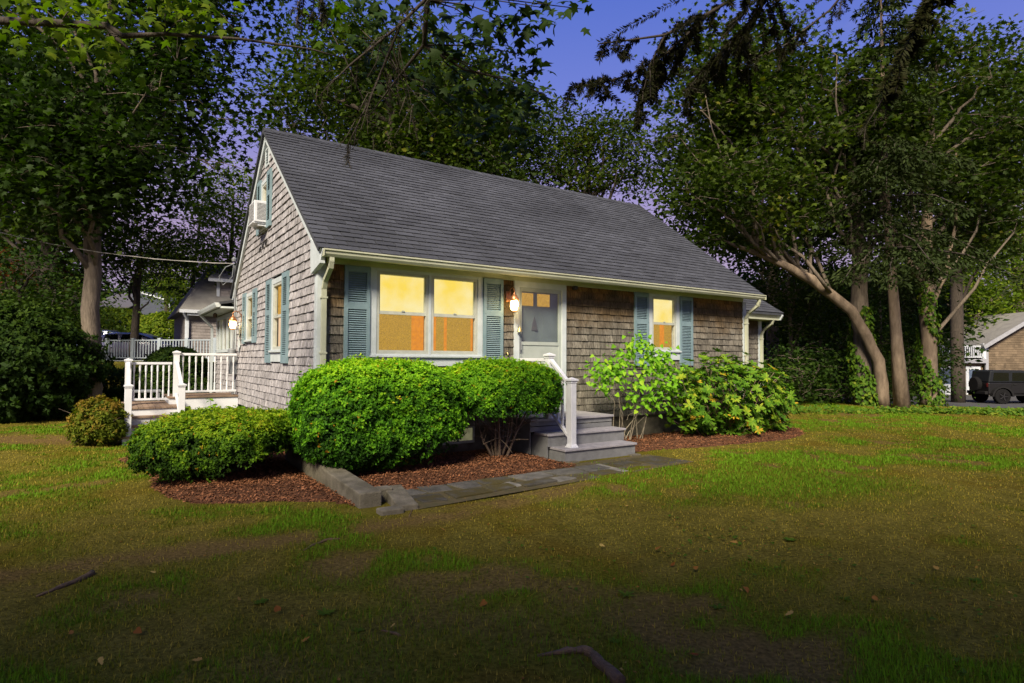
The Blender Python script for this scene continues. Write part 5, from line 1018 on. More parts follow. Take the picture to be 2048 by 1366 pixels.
# lilac: bare pale stems and heart shaped leaves
li = hthing('lilac_shrub', 'bright green lilac with thin bare stems beside the front steps', 'shrub', 5.35, -.62, .05); ll = Vector(li.location); st_ = MB(); r3 = random.Random(77)
LC = [(4.62, -.75, 1.42), (4.85, -.6, 1.25), (4.75, -.85, 1.1), (5.15, -.75, 1.55), (5.45, -.8, 1.82), (5.30, -.6, 1.68), (5.65, -.75, 1.72), (5.85, -.85, 1.50), (5.55, -.95, 1.40), (6.1, -.8, 1.62), (6.35, -.7, 1.40), (6.55, -.8, 1.18), (6.2, -.95, 1.15), (5.9, -.9, 1.05), (5.4, -.95, 1.05), (6.3, -.8, .92), (5.7, -.95, .80), (4.6, -.7, 1.22), (6.6, -.7, .95), (5.35, -.95, .80), (5.0, -.8, 1.35), (6.0, -.7, 1.35)]
P, nr, fw, tn, sz = [], [], [], [], []
bases = [(-.22, 0), (-.05, .05), (.0, -.05), (.12, .02), (.22, -.04), (.3, .05)]
for k, (u, v, z) in enumerate(LC):
    e = hw(u, v, z); bx = bases[k % 6]; s = hw(5.35+bx[0]+(u-5.35)*.12, -.62+bx[1], .03); loc = li.matrix_world
    Rz = Matrix.Rotation(-HA, 3, 'Z')
    pts = curve(s, e, 0.0, 4, .07, r3) if k % 2 == 0 else curve(hw(5.35+bx[0]+(u-5.35)*.55, -.68, z*.55), e, 0, 4, .04, r3); pts[1] = pts[1].lerp(Vector((pts[0].x, pts[0].y, pts[1].z)), .5); st_.tube([Rz @ (p-ll) for p in pts], ([.010, .008, .006, .004, .003] if k % 2 == 0 else [.005, .004, .004, .003, .002]), 6, False)
    for _ in range(40):
        q = e+Vector((r3.gauss(0, .13), r3.gauss(0, .11), r3.gauss(0, .11))); P.append(q); nr.append((r3.gauss(0, .5), r3.gauss(-.55, .4), r3.gauss(.7, .3))); fw.append(((q-e).x*3+r3.gauss(0, .4), (q-e).y*3+r3.gauss(-.2, .4), -.7)); tn.append(r3.gauss(.5, .2)); sz.append(r3.uniform(.075, .115))
st_.build('stems', mat('lilac_bark', (.24, .21, .155), (.14, .12, .09), scale=9), li, True)
li.rotation_euler = (0, 0, 0)
for ch in li.children: ch.rotation_euler = (0, 0, HA)
scatter_leaves(li, 'leaf', np.array([tuple(p) for p in P]), np.array(nr), np.array(fw), np.array(sz), 'heart', M_LILAC, np.clip(np.array(tn), 0, 1), 300)
# rhododendron
rh = hthing('rhododendron', 'broad rhododendron with whorled glossy leaves before the far shutter', 'shrub', 8.0, -.75, .05); rh.rotation_euler = (0, 0, 0); rl = Vector(rh.location); g_ = np.random.default_rng(55); st_ = MB()
P, nr, fw, tn, sz = [], [], [], [], []
W_, Wn = blob_points(680, (1.95, .74, .86), 2.1, g_, 66, .2, keep=lambda q, g: (q[:, 1] < .55) & (q[:, 2] > -.95))
for w_, n_ in zip(W_*(g_.uniform(.35, 1.0, 680)**.35)[:, None], Wn):
    c = hw(7.95+w_[0], -.92+w_[1], max(.12, .78+w_[2]-.12*max(0, w_[0]))); nd = HU*float(n_[0])*.6+HV*float(n_[1])*.6+Vector((0, 0, max(.0, float(n_[2]))+.45)); nd += Vector((r3.gauss(0, .35), r3.gauss(0, .35), 0)); nd.normalize(); s = hw(7.9+w_[0]*.15, -.75, .04)
    if r3.random() < .3: pts = curve(s, c, -.05, 4, .06, r3); st_.tube([p-rl for p in pts], [.014, .011, .008, .006, .004], 5, False)
    a = nd.cross(Vector((.3, .2, .9))).normalized(); b_ = nd.cross(a); tb_ = r3.gauss(.5, .16); yl = r3.random() < .06
    for k in range(r3.randint(9, 13)):
        t = k*2.4+r3.gauss(0, .2); rad = a*math.cos(t)+b_*math.sin(t); f_ = rad+nd*r3.gauss(.30, .22); P.append(tuple(c)); nr.append(tuple(nd*1.0-rad*.25)); fw.append(tuple(f_)); tn.append(1.0 if yl and r3.random() < .5 else min(.93, max(0, r3.gauss(tb_, .12)))); sz.append(r3.uniform(.08, .13))
ipts, inn = blob_points(2600, (1.7, .55, .66), 2.1, g_, 67, .2); ipts = ipts*(g_.uniform(.5, 1, 2600)**.5)[:, None]; IP = np.array([tuple(hw(7.95+a[0], -.86+a[1], max(.1, .74+a[2]))-rl) for a in ipts]); o = add_mesh('inner_foliage', leaves('inner_foliage', IP, g_.normal(size=IP.shape)+np.array([0, 0, .5]), g_.normal(size=IP.shape), g_.uniform(.09, .15, len(IP)), 'lance', M_RHODO, g_.uniform(0, .35, len(IP)), 1.1), rh); o['kind'] = 'stuff'
st_.build('stems', mat('rhododendron_bark', (.30, .21, .15), (.18, .13, .09), scale=9), rh, True)
scatter_leaves(rh, 'leaf', np.array(P), np.array(nr), np.array(fw), np.array(sz), 'lance', M_RHODO, np.array(tn), 300)
# leafy plants at the porch edge
for k, (u, v, lab) in enumerate(((-1.0, 5.55, 'young red tinged plant below the porch deck edge'), (-.55, 5.6, 'leafy green plant against the porch skirt'), (-.2, 5.4, 'leafy green plant at the gable corner by the porch'))):
    p = hw(u, v, -.02); t = thing('border_plant', lab, 'plant', p); P, nr, fw = [], [], []; sm = MB()
    for i in range(5):
        a = r3.uniform(0, 6.28); e = Vector((math.cos(a)*.16, math.sin(a)*.16, r3.uniform(.35, .72))); sm.tube([(0, 0, 0), e*.5, e], [.006, .005, .003], 5, False)
        for j in range(9): q = e*r3.uniform(.45, 1); P.append(tuple(q)); nr.append((r3.gauss(0, .4), r3.gauss(-.2, .4), 1)); fw.append((r3.gauss(0, 1), r3.gauss(0, 1), r3.gauss(0, .3)))
    sm.build('stems', MATS['shrub_bark'], t, True); me = leaves('foliage', np.array(P), np.array(nr), np.array(fw), rng.uniform(.10, .17, len(P)), 'heart', M_LILAC if k else M_SHRUB, rng.uniform(.2, 1, len(P))); add_mesh('foliage', me, t)
# ivy on the two trunks, ground cover along the lawn edge
for lab, pth_, rad, z1, n, wz in (('ivy climbing the rough old trunk beside the leaning maple', t3, .33, 3.4, 1700, 1.0), ('yellow green ivy climbing the forked maple trunk', t4, .30, 4.4, 1500, .75)):
    z = rng.uniform(0, 1, n)**1.2*z1; a = rng.uniform(0, 2*np.pi, n); tp_ = np.array([p[:3] for p in pth_]); x = np.interp(z, tp_[:, 2], tp_[:, 0]); y = np.interp(z, tp_[:, 2], tp_[:, 1]); rr_ = rad*rng.uniform(.8, 1.35, n)*(1.2-.4*z/z1); k = (np.sin(a*1.5+z*2.2) > -.35*wz)
    base = np.array([tp_[0, 0], tp_[0, 1], 0]); P = np.stack([x+np.cos(a)*rr_, y+np.sin(a)*rr_, z], -1)[k]; nn_ = np.stack([np.cos(a), np.sin(a), .3+0*a], -1)[k]; n = len(P)
    t = thing('ivy_vine', lab, 'ivy', tuple(base)); add_mesh('foliage', leaves('foliage', P-base, nn_+rng.normal(0, .35, (n, 3)), np.array([0, 0, -1.])+rng.normal(0, .5, (n, 3)), rng.uniform(.09, .17, n), 'heart', M_IVY, rng.normal(.5, .22, n)), t)
n = 9000; x = rng.uniform(8, 27, n); y = 17.9+rng.uniform(-1, 1, n)*.75; k = (x > 11.2) | (rng.random(n) < .35); x, y = x[k], y[k]; y = y-np.where(x > 12.5, (x-12.5)*.28, 0)*rng.uniform(.3, 1.3, len(x)); n = len(x)
o = add_mesh('ground_cover', leaves('ground_cover', np.stack([x, y, gheight(x, y)+np.abs(rng.normal(0, .06, n))], -1), rng.normal(0, .5, (n, 3))+np.array([0, -.3, .9]), rng.normal(0, 1, (n, 3)), rng.uniform(.06, .12, n), 'heart', M_IVY, rng.normal(.55, .22, n))); tag(o, 'low leafy ground cover along the far lawn edge', 'ground cover', kind='stuff')
# ------------------------------------------------------------------ fallen leaves, twigs, weeds on the lawn
M_FALL = leaf_mat('fallen_leaf', [(0, (.16, .05, .02)), (.5, (.25, .13, .05)), (1, (.34, .25, .14))], .1, .7)
fl = [(1210, 1100, 1.0, 'pale'), (1128, 1131, .6, 'brown'), (1312, 1106, .2, 'red'), (1350, 1136, .1, 'red'), (1250, 1018, .8, 'pale'), (1388, 1147, .3, 'red'), (1866, 1142, .7, 'brown'), (972, 1216, .2, 'red'), (335, 1171, .0, 'red'), (270, 1273, .1, 'red'), (780, 1272, .9, 'pale'), (204, 1345, .9, 'pale'), (140, 1275, .3, 'brown'), (384, 1336, .7, 'brown'), (1570, 1240, .9, 'pale'), (1490, 1183, .2, 'red'), (1800, 960, .5, 'brown'), (556, 1236, .1, 'red'), (1650, 1060, .6, 'brown'), (620, 1290, .5, 'brown'), (1460, 1090, .6, 'brown'), (1395, 1322, .0, 'red'), (300, 1153, 1.0, 'pale'), (880, 1060, .4, 'brown'), (1750, 1210, .3, 'red'), (475, 1205, .6, 'brown')]
for px, py, tone, kd in fl:
    p = gp(px, py); p.z = G(p.x, p.y)+.03; me = leaves('fallen_leaf', np.zeros((1, 3)), np.array([[rnd.gauss(0, .3), rnd.gauss(-.3, .3), 1]]), np.array([[rnd.gauss(0, 1), rnd.gauss(0, 1), .1]]), rnd.uniform(.035, .065), 'oak' if kd != 'red' else 'heart', M_FALL, np.array([tone])); o = add_mesh('fallen_leaf', me); o.location = p
    tag(o, {'pale': 'pale dry curled leaf lying on the lawn', 'brown': 'brown dead leaf lying on the lawn', 'red': 'dark red fallen leaf lying on the lawn'}[kd], 'leaf', kd+' leaves fallen on the lawn')
def lie(name, label, pts, rad, m=BARK, cat='branch'):
    P = [gp(*p) for p in pts]; P2 = []; rad2 = []
    for i in range(len(P)-1):
        for k in range(3): P2.append(P[i].lerp(P[i+1], k/3)+Vector((rnd.gauss(0, .004), rnd.gauss(0, .004), 0))); rad2.append((rad[i]*(1-k/3)+rad[i+1]*k/3)*rnd.uniform(.78, 1.2))
    P = P2+[P[-1]]; rad = rad2+[rad[-1]]; P = [Vector((p.x, p.y, G(p.x, p.y)+r_*.55)) for p, r_ in zip(P, rad)]; b0 = P[0].copy(); o = MB().tube([p-b0 for p in P], rad, 8).build(name, m, None, True); o.location = b0; return tag(o, label, cat)
lie('fallen_branch', 'thick bleached branch lying in the foreground grass', [(1075, 1318), (1120, 1312), (1165, 1308), (1182, 1316), (1200, 1338), (1240, 1375)], [.008, .016, .02, .026, .028, .032], mat('bleached_wood', (.13, .082, .036), (.06, .038, .018), scale=14, stretch=(1, 1, 3), bump=.6))
lie('surface_root', 'thin grey root crossing the bare soil strip', [(75, 1198), (110, 1184), (150, 1168), (185, 1150)], [.008, .014, .016, .022], MATS['bleached_wood'], 'root')
lie('surface_root', 'short forked root on the bare soil before the kerb', [(606, 1104), (630, 1092), (655, 1082), (680, 1080)], [.006, .010, .012, .006], MATS['bleached_wood'], 'root')
lie('fallen_twig', 'thin dry twig on the grass left of the thick branch', [(760, 1266), (785, 1272), (800, 1279)], [.004, .006, .008], MATS['bleached_wood'], 'twig')
lie('fallen_twig', 'small upright dry twig before the kerb stone', [(818, 1034), (823, 1024), (826, 1018)], [.006, .006, .004], MATS['bleached_wood'], 'twig')
M_WEED = leaf_mat('weed_leaf', [(0, (.04, .085, .012)), (1, (.075, .13, .018))], .25)
for i, (px, py, s, lab) in enumerate(((1252, 1194, .075, 'broad rosette weed in the middle of the lawn'), (716, 1268, .045, 'small rosette weed left of the long rosettes'), (650, 1235, .085, 'long leaved plantain weed on the bare lawn'), (1435, 1218, .06, 'dark clover like weed right of the broad rosette'), (1230, 1288, .05, 'low dark weed near the bleached branch'), (1580, 1085, .07, 'round leaved weed cluster on the far side of the lawn'), (1690, 1200, .05, 'leafy weed in the dark right part of the lawn'), (520, 1210, .06, 'tiny pale weed on the shaded lawn'), (1950, 1165, .06, 'spreading weed at the right edge of the lawn'))):
    p = gp(px, py); p.z = G(p.x, p.y); n = rnd.randint(9, 14); a = np.linspace(0, 6.28, n, endpoint=False)+rng.normal(0, .2, n); d = np.stack([np.cos(a), np.sin(a), .25+rng.uniform(0, .4, n)], -1)
    o = add_mesh('lawn_weed', leaves('lawn_weed', np.zeros((n, 3))+np.array([0, 0, .005]), np.stack([-np.cos(a)*.3, -np.sin(a)*.3, np.ones(n)], -1), d, s*.8*rng.uniform(.7, 1.2, n), 'lance' if i != 5 else 'heart', M_WEED, rng.random(n), .9)); o.location = p; tag(o, lab, 'weed', None)
n = 700; x = rng.normal(2.2, 1.6, n); y = rng.normal(4.6, .9, n); k = fbm(x*1.3, y*1.3, 88) > .52; x, y = x[k], y[k]; n = len(x)
o = add_mesh('clover', leaves('clover', np.stack([x, y, gheight(x, y)+rng.uniform(.015, .035, n)], -1), rng.normal(0, .3, (n, 3))+np.array([0, 0, 1.]), rng.normal(0, 1, (n, 3)), rng.uniform(.02, .04, n), 'heart', M_WEED, rng.random(n))); tag(o, 'small round clover leaves scattered through the lawn', 'clover', kind='stuff')
n = 5200; x = rng.uniform(-6, 8, n); y = rng.uniform(2.0, 9.5, n); k = (fbm(x*1.1, y*1.1, 99) > rng.uniform(.35, .65, n)) & ~inpoly(x, y, BED1) & ~inpoly(x, y, BED2) & ~inpoly(x, y, BED3) & (w2h(x, y)[1] < -1.8); x, y = x[k], y[k]; n = len(x)
o = add_mesh('leaf_litter', leaves('leaf_litter', np.stack([x, y, gheight(x, y)+rng.uniform(.004, .02, n)], -1), rng.normal(0, .35, (n, 3))+np.array([0, 0, 1.]), rng.normal(0, 1, (n, 3)), rng.uniform(.008, .028, n), 'quad', M_FALL, rng.uniform(0, .9, n), .9)); tag(o, 'small brown leaf scraps and bark crumbs strewn over the lawn', 'leaf litter', kind='stuff')
# ------------------------------------------------------------------ overhead service wire
ws = Vector((-19.5, 17.5, 6.75)); we = hw(-.12, 6.30, 3.66); wp = []
for i in range(25):
    t = i/24; p = ws.lerp(we, t); p.z -= .55*4*t*(1-t); wp.append(p)
b = MB(); b.tube([p-ws for p in wp], .007, 6); b.tube([p-ws+Vector((.0, 0, .014*math.sin(i*2.1))) for i, p in enumerate(wp)], .004, 5)
o = b.build('service_wire', mat('grey_cable', (.30, .29, .28), rough=.6)); o.location = ws; tag(o, 'twisted overhead service wire running to the gable corner', 'wire')
b = MB(); q = [we, we+Vector((-.15, -.1, -.1)), we+Vector((-.28, -.12, -.32)), we+Vector((-.22, -.06, -.5)), we+Vector((-.04, .0, -.3)), we+Vector((0, 0, .1))]; b.tube([p-we for p in q], .010, 6); b.lathe([(.05, 0), (.06, .05), (.02, .1)], (0, 0, .05), 10)
o = b.build('weatherhead', m_grey); o.location = we; tag(o, 'grey electric service head with looped cable on the gable edge', 'cable')
# ------------------------------------------------------------------ ramp railing far left
z0 = 1.42; pa = at(214, 700, 28.5); pb = at(430, 700, 27.0); rf = thing('ramp_railing', 'long pale railing along the parking area behind the porch', 'railing', (pa.x, pa.y, z0)); vb = Vector((pb.x-pa.x, pb.y-pa.y, 0)); nP = 4
m_ramp = mat('pale_blue_rail', (.30, .35, .41), (.26, .31, .36), rough=.6)
for i in range(nP+1):
    p = vb*(i/nP); MB().box(p.x-.07, p.x+.07, p.y-.07, p.y+.07, -.05, 1.02).build('post', m_ramp, rf)
for i in range(nP):
    a = vb*(i/nP); b_ = vb*((i+1)/nP); MB().bar(a+Vector((0, 0, .92)), b_+Vector((0, 0, .92)), .07, .05).build('top_rail', m_ramp, rf); MB().bar(a+Vector((0, 0, .1)), b_+Vector((0, 0, .1)), .05, .05).build('bottom_rail', m_ramp, rf)
    for k in range(9): p = a.lerp(b_, (k+.7)/9.4); MB().box(p.x-.02, p.x+.02, p.y-.02, p.y+.02, .1, .9).build('baluster', m_ramp, rf)
c0 = rf.location; wl = MB(); wl.box(-.3, vb.length+.2, -.10, .10, -1.6, -.02); o = wl.build('retaining_wall', mat('pale_concrete', (.42, .47, .47), (.32, .36, .36), scale=4)); o.location = c0; o.rotation_euler = (0, 0, math.atan2(vb.y, vb.x)); tag(o, 'pale retaining wall under the ramp railing', 'wall')
# ------------------------------------------------------------------ vehicles
m_tyre = mat('tyre_rubber', (.008, .008, .009), rough=.9, spec=.15); m_rim = mat('dark_rim', (.06, .06, .065), metal=.7, rough=.35); m_carglass = mat('car_glass', (.004, .005, .006), (.003, .004, .005), rough=.05, spec=.9); m_trim = mat('black_plastic', (.010, .010, .011), rough=.7, spec=.2)
def wheel(parent, x, y, r_, w_, side):
    def cyl(rad, a, b, n=20): 
        m_ = MB(); prof_ = [(rad*.92, a), (rad, a+(b-a)*.12), (rad, b-(b-a)*.12), (rad*.92, b)]; vs = []; 
        for rr_, yy in prof_:
            for k in range(n): t = 2*math.pi*k/n; vs.append((x+rr_*math.cos(t), y+yy, r_+rr_*math.sin(t)))
        fs_ = [(i*n+k, i*n+(k+1) % n, (i+1)*n+(k+1) % n, (i+1)*n+k) for i in range(3) for k in range(n)]+[tuple(range(n)), tuple(3*n+k for k in range(n))]
        return m_.add(vs, fs_)
    wh = cyl(r_, -w_/2, w_/2).build('wheel', m_tyre, parent, False); rm = cyl(r_*.6, side*(w_/2-.02)-.02, side*(w_/2-.02)+.035); 
    for k in range(5): t = k*2*math.pi/5; rm.bar((x, y+side*(w_/2+.02), r_), (x+r_*.55*math.cos(t), y+side*(w_/2+.02), r_+r_*.55*math.sin(t)), .05, .02, up=(0, 1, 0))
    rm.build('rim', m_rim, wh)
def suv(name, label, loc, rz, m, L=4.6, H=1.65, W=1.85):
    t = thing(name, label, 'car', loc, rz, None); r_ = .34
    st = [(-L/2, .45, .95, .95, .80), (-L/2+.12, .30, 1.0, 1.10, .86), (-L/2+.55, .26, 1.0, H-.08, .90), (-L/2+1.2, .26, .98, H, .92), (-L/2+2.4, .26, .96, H-.02, .92), (-L/2+3.0, .26, .95, H-.22, .92), (-L/2+3.55, .26, .95, 1.06, .92), (L/2-.35, .26, .88, .93, .90), (L/2-.05, .32, .72, .76, .80)]
    b = MB(); vs = []
    for x, zb, zs, zr, hw_ in st:
        h = hw_*W/1.84; top = h*.74 if zr-zs > .25 else h*.93
        vs += [(x, -h*.94, zb), (x, -h, zb+.2), (x, -h*.99, zs), (x, -top, zr-.05), (x, -top*.85, zr), (x, top*.85, zr), (x, top, zr-.05), (x, h*.99, zs), (x, h, zb+.2), (x, h*.94, zb)]
    n = 10; fs_ = [(i*n+k, i*n+(k+1) % n, (i+1)*n+(k+1) % n, (i+1)*n+k) for i in range(len(st)-1) for k in range(n)]+[tuple(range(n)), tuple((len(st)-1)*n+k for k in range(n))]
    b.add(vs, fs_); b.build('body', m, t, True, bevel=.02)
    for sd_ in (-1, 1):
        for xs in ((-L/2+.62, -L/2+1.40), (-L/2+1.48, -L/2+2.28), (-L/2+2.36, -L/2+3.05)):
            g = MB(); h = .915*W/1.84; tp_ = h*.76; a, b_ = xs; zt = H-.10 if b_ < -L/2+3 else H-.28
            g.add([(a, sd_*(h+.004), 1.02), (b_+.1*(b_ > -L/2+3), sd_*(h+.004), 1.02), (b_-.12, sd_*(tp_+.02), zt), (a+.06, sd_*(tp_+.02), H-.10)], [(0, 1, 2, 3)]); g.build('side_window', m_carglass, t)
        MB().cbox((-L/2+3.1, sd_*(.95*W/1.84), 1.05), (.14, .16, .12)).build('mirror', m_trim, t, bevel=.03); MB().bar((-L/2+.8, sd_*.62, H+.04), (-L/2+2.4, sd_*.62, H+.04), .04, .03).build('roof_rail', m_trim, t)
        MB().cbox((L/2-.16, sd_*.68, .80), (.22, .34, .12)).build('headlight', m_vinyl, t, bevel=.03); MB().cbox((-L/2+.04, sd_*.74, .98), (.12, .2, .26)).build('tail_light', mat('red_lens', (.35, .02, .02), rough=.3), t, bevel=.03)
        for xx in (-L/2+.88, L/2-.88): wheel(t, xx, sd_*(.80*W/1.84), r_, .22, sd_)
    ws_ = MB(); ws_.add([(-L/2+3.02, -.66, H-.22), (-L/2+3.02, .66, H-.22), (-L/2+3.56, .78, 1.07), (-L/2+3.56, -.78, 1.07)], [(0, 1, 2, 3)]); o = ws_.build('windscreen', m_carglass, t); o.location = (.015, 0, .015)
    return t
p = at(290, 700, 34); suv('parked_car', 'silver grey parked station wagon behind the ramp railing', (p.x, p.y, 1.37), R(8), mat('silver_paint', (.36, .35, .40), (.34, .33, .38), rough=.25, metal=.5, spec=.6), 4.8, 1.55)
p = at(222, 690, 39); suv('parked_car', 'dark blue parked car half hidden behind the silver wagon', (p.x, p.y, 1.45), R(8), mat('blue_paint', (.05, .07, .12), rough=.25, metal=.3, spec=.6), 4.6, 1.85)
# boxy off-road car on the driveway
p = at(1927, 800, 33.5); jz = G(p.x+2, p.y)+.02; jp = thing('offroad_car', 'dark grey boxy two door off-road car parked on the driveway', 'car', (p.x+.05, p.y-.9, jz), R(-3)); m_jeep = mat('dark_grey_paint', (.010, .010, .011), (.008, .008, .009), rough=.4, spec=.3)
b = MB(); b.prism([(.10, .52), (.10, 1.12), (2.42, 1.14), (2.62, 1.12), (3.72, 1.08), (3.80, .95), (3.80, .60), (.25, .48)], 'y', -.74, .74); b.build('body', m_jeep, jp, bevel=.04)
b = MB(); b.prism([(.14, 1.13), (.24, 1.74), (.45, 1.79), (1.9, 1.79), (2.05, 1.75), (2.50, 1.15)], 'y', -.68, .68); b.build('hardtop', mat('hardtop_grey', (.010, .012, .016), rough=.65, spec=.2), jp, bevel=.05)
for sd_ in (-1, 1):
    for pts in ([(.36, 1.22), (.42, 1.66), (1.18, 1.66), (1.18, 1.22)], [(1.34, 1.22), (1.36, 1.66), (1.95, 1.66), (2.28, 1.22)]): MB().prism(pts, 'y', sd_*.683-.004, sd_*.683+.004).build('side_window', m_carglass, jp, bevel=.002)
    dr_ = MB(); dr_.box(1.28, 2.36, sd_*.742-.012, sd_*.742+.012, .58, 1.13); d_ = dr_.build('door', m_jeep, jp, bevel=.01); MB().box(1.34, 1.50, sd_*.765-.012, sd_*.765+.012, 1.0, 1.05).build('handle', m_trim, d_)
    MB().cbox((2.32, sd_*.86, 1.22), (.12, .2, .18)).build('mirror', m_trim, jp, bevel=.03)
    for xx in (.72, 3.08):
        fd = MB(); arc = [(xx+.56*math.cos(R(a)), .40+.54*math.sin(R(a))) for a in range(0, 181, 20)]; inn = [(xx+.47*math.cos(R(a)), .40+.46*math.sin(R(a))) for a in range(180, -1, -20)]; fd.prism(arc+inn, 'y', sd_*.72, sd_*.92); fd.build('wheel_arch', m_trim, jp); wheel(jp, xx, sd_*.78, .40, .26, sd_)
    MB().cbox((.11, sd_*.64, 1.0), (.06, .12, .2)).build('tail_light', mat('dark_red_lens', (.10, .012, .012), rough=.3), jp); MB().bar((1.2, sd_*.76, .48), (2.45, sd_*.76, .48), .10, .07).build('side_step', m_trim, jp)
    MB().lathe([(.10, 0), (.10, .03)], (0, 0, 0), 14).build('headlight', m_vinyl, jp).matrix_local = Matrix.Translation((3.80, sd_*.45, .90)) @ Matrix.Rotation(R(90), 4, 'Y')
MB().box(-.06, .10, -.70, .70, .50, .66).build('rear_bumper', m_trim, jp, bevel=.02); MB().box(3.82, 3.98, -.72, .72, .50, .66).build('front_bumper', m_trim, jp, bevel=.02); MB().box(3.80, 3.82, -.34, .34, .66, 1.02).build('grille', m_trim, jp)
w_ = MB(); w_.lathe([(.36, 0), (.40, .05), (.40, .18), (.36, .23)], (0, 0, 0), 20); o = w_.build('spare_wheel', m_tyre, jp); o.matrix_local = Matrix.Translation((.08, .05, 1.02)) @ Matrix.Rotation(R(-90), 4, 'Y')
ws_ = MB(); ws_.add([(2.10, -.62, 1.72), (2.10, .62, 1.72), (2.53, .64, 1.17), (2.53, -.64, 1.17)], [(0, 1, 2, 3)]); ws_.build('windscreen', m_carglass, jp)
# ------------------------------------------------------------------ neighbouring houses
m_far = mat('far_grey_shingle', (.235, .215, .21), (.17, .155, .15), rough=.95, scale=1.2, stretch=(1, 1, 8)); m_blue = mat('blue_grey_shingle', (.062, .072, .10), (.045, .052, .072), rough=.95, scale=1.4, stretch=(1, 1, 8)); m_tan = mat('tan_shingle', (.225, .165, .105), (.15, .105, .065), rough=.95, scale=.9, stretch=(1, 1, 6)); m_froof = mat('pale_grey_roof', (.20, .195, .185), (.15, .145, .14), rough=.95, scale=2, tone=(.8, 1.2)); m_ftrim = mat('blue_white_trim', (.56, .60, .66), (.50, .54, .60), rough=.6); m_fglass = mat('sky_glass', (.10, .14, .22), (.07, .10, .17), rough=.1, spec=.8)
def courses(parent, x0, x1, y, z0, z1, m, expo, wmin, wmax, seed, holes=()):
    b = MB()
    for q in siding_pieces(lambda z: (x0, x1), z0, z1, holes, expo, seed, (wmin, wmax)): b.add([(v[0], v[1]+y, v[2]) for v in wedge(q[0], q[1], q[2], q[3], .03, 0)], WF, q[6])
    o = b.build('shingle_field', m, parent); o['kind'] = 'stuff'
m_far.name = m_far.name; m_fars = mat('far_grey_shingle_piece', (.27, .245, .24), (.20, .18, .175), rough=.95, scale=2, tone=(.75, 1.2)); m_tans = mat('tan_shingle_piece', (.15, .112, .075), (.10, .074, .048), rough=.95, scale=.8, tone=(.7, 1.25))
n1 = thing('neighbour_house', 'grey shingle house with dormer and white trim behind the sunroom', 'house', hw(.7, 25.5, 1.35), HA)
MB().box(0, 9, 0, 7, -.6, 2.5).build('wall', m_far, n1); courses(n1, .1, 9, -.01, .0, 2.35, m_fars, .15, .15, .3, 31)
b = MB(); b.add([(-.35, -.35, 2.55), (9.2, -.35, 2.55), (9.2, 3.4, 5.6), (1.5, 3.4, 5.6), (-.35, 7.2, 2.55), (9.2, 7.2, 2.55), (-.35, -.35, 2.48), (9.2, -.35, 2.48), (9.2, 7.2, 2.48), (-.35, 7.2, 2.48)], [(0, 1, 2, 3), (0, 3, 4), (3, 2, 5, 4), (6, 9, 8, 7), (0, 6, 7, 1), (0, 4, 9, 6), (1, 7, 8, 5, 2), (4, 5, 8, 9)]); b.build('roof', m_froof, n1)
MB().box(-.35, 9.2, -.45, -.36, 2.42, 2.58).box(0, 9, -.36, -.02, 2.30, 2.42).build('gutter', m_ftrim, n1); MB().box(-.06, .08, -.05, .05, -.5, 2.35).build('corner_board', m_ftrim, n1); b = MB(); b.bar((-.2, -.42, 2.45), (.05, -.12, 2.05), .09, .09); b.bar((.05, -.12, 2.08), (.05, -.12, -.4), .09, .09, up=(0, 1, 0)); b.build('downspout', m_ftrim, n1)
dm = MB(); dm.box(1.5, 7, .8, 3.6, 2.9, 4.3); d_ = dm.build('dormer', m_far, n1); courses(n1, 1.6, 7, .79, 3.0, 4.2, m_fars, .15, .15, .3, 33, [(2.5, 3.9, 3.2, 4.2)])
MB().add([(1.0, .45, 4.30), (7.4, .45, 4.30), (7.4, 3.6, 5.62), (1.9, 3.6, 5.62), (1.0, .45, 4.22), (7.4, .45, 4.22), (7.4, 3.6, 5.5), (1.9, 3.6, 5.5)], [(0, 1, 2, 3), (7, 6, 5, 4), (0, 4, 5, 1), (1, 5, 6, 2), (2, 6, 7, 3), (3, 7, 4, 0)]).build('dormer_roof', m_froof, n1); MB().box(1.0, 7.4, .38, .45, 4.16, 4.32).box(1.44, 1.58, .72, .80, 2.9, 4.2).build('dormer_trim', m_ftrim, n1)
wn = MB(); wn.box(2.5, 3.9, .70, .78, 3.2, 4.15); wo = wn.build('window', m_ftrim, n1)
for i in range(4):
    for j in range(2): MB().box(2.6+i*.31, 2.87+i*.31, .685, .695, 3.28+j*.42, 3.66+j*.42).build('pane', m_fglass, wo)
wn = MB(); wn.box(1.35, 1.75, -.08, -.02, .2, 1.75); wo = wn.build('window', m_ftrim, n1); MB().box(1.43, 1.67, -.09, -.081, .3, 1.65).build('pane', m_carglass, wo)
# blue grey house far left
q0 = at(192, 600, 52); q1 = at(340, 600, 50); n2_ = thing('neighbour_house', 'blue grey house with small front gable far behind the parked cars', 'house', (q0.x, q0.y, 1.5), math.atan2(q1.y-q0.y, q1.x-q0.x)); Wd = (q1-q0).length
MB().prism([(-1.0, -1), (-1.0, 4.4), (3.9, 4.4), (3.9, 5.6), (4.2, 5.75), (Wd, 4.75), (Wd, -1)], 'y', 0, 6).build('wall', m_blue, n2_)
MB().add([(-1.2, -.3, 4.35), (4.0, -.3, 4.35), (4.0, 3, 5.9), (-1.2, 3, 5.9), (-1.2, -.3, 4.25), (4.0, -.3, 4.25), (4.0, 3, 5.8), (-1.2, 3, 5.8)], [(0, 1, 2, 3), (7, 6, 5, 4), (0, 4, 5, 1), (1, 5, 6, 2), (2, 6, 7, 3), (3, 7, 4, 0)]).build('roof', mat('dim_roof', (.075, .072, .08)), n2_)
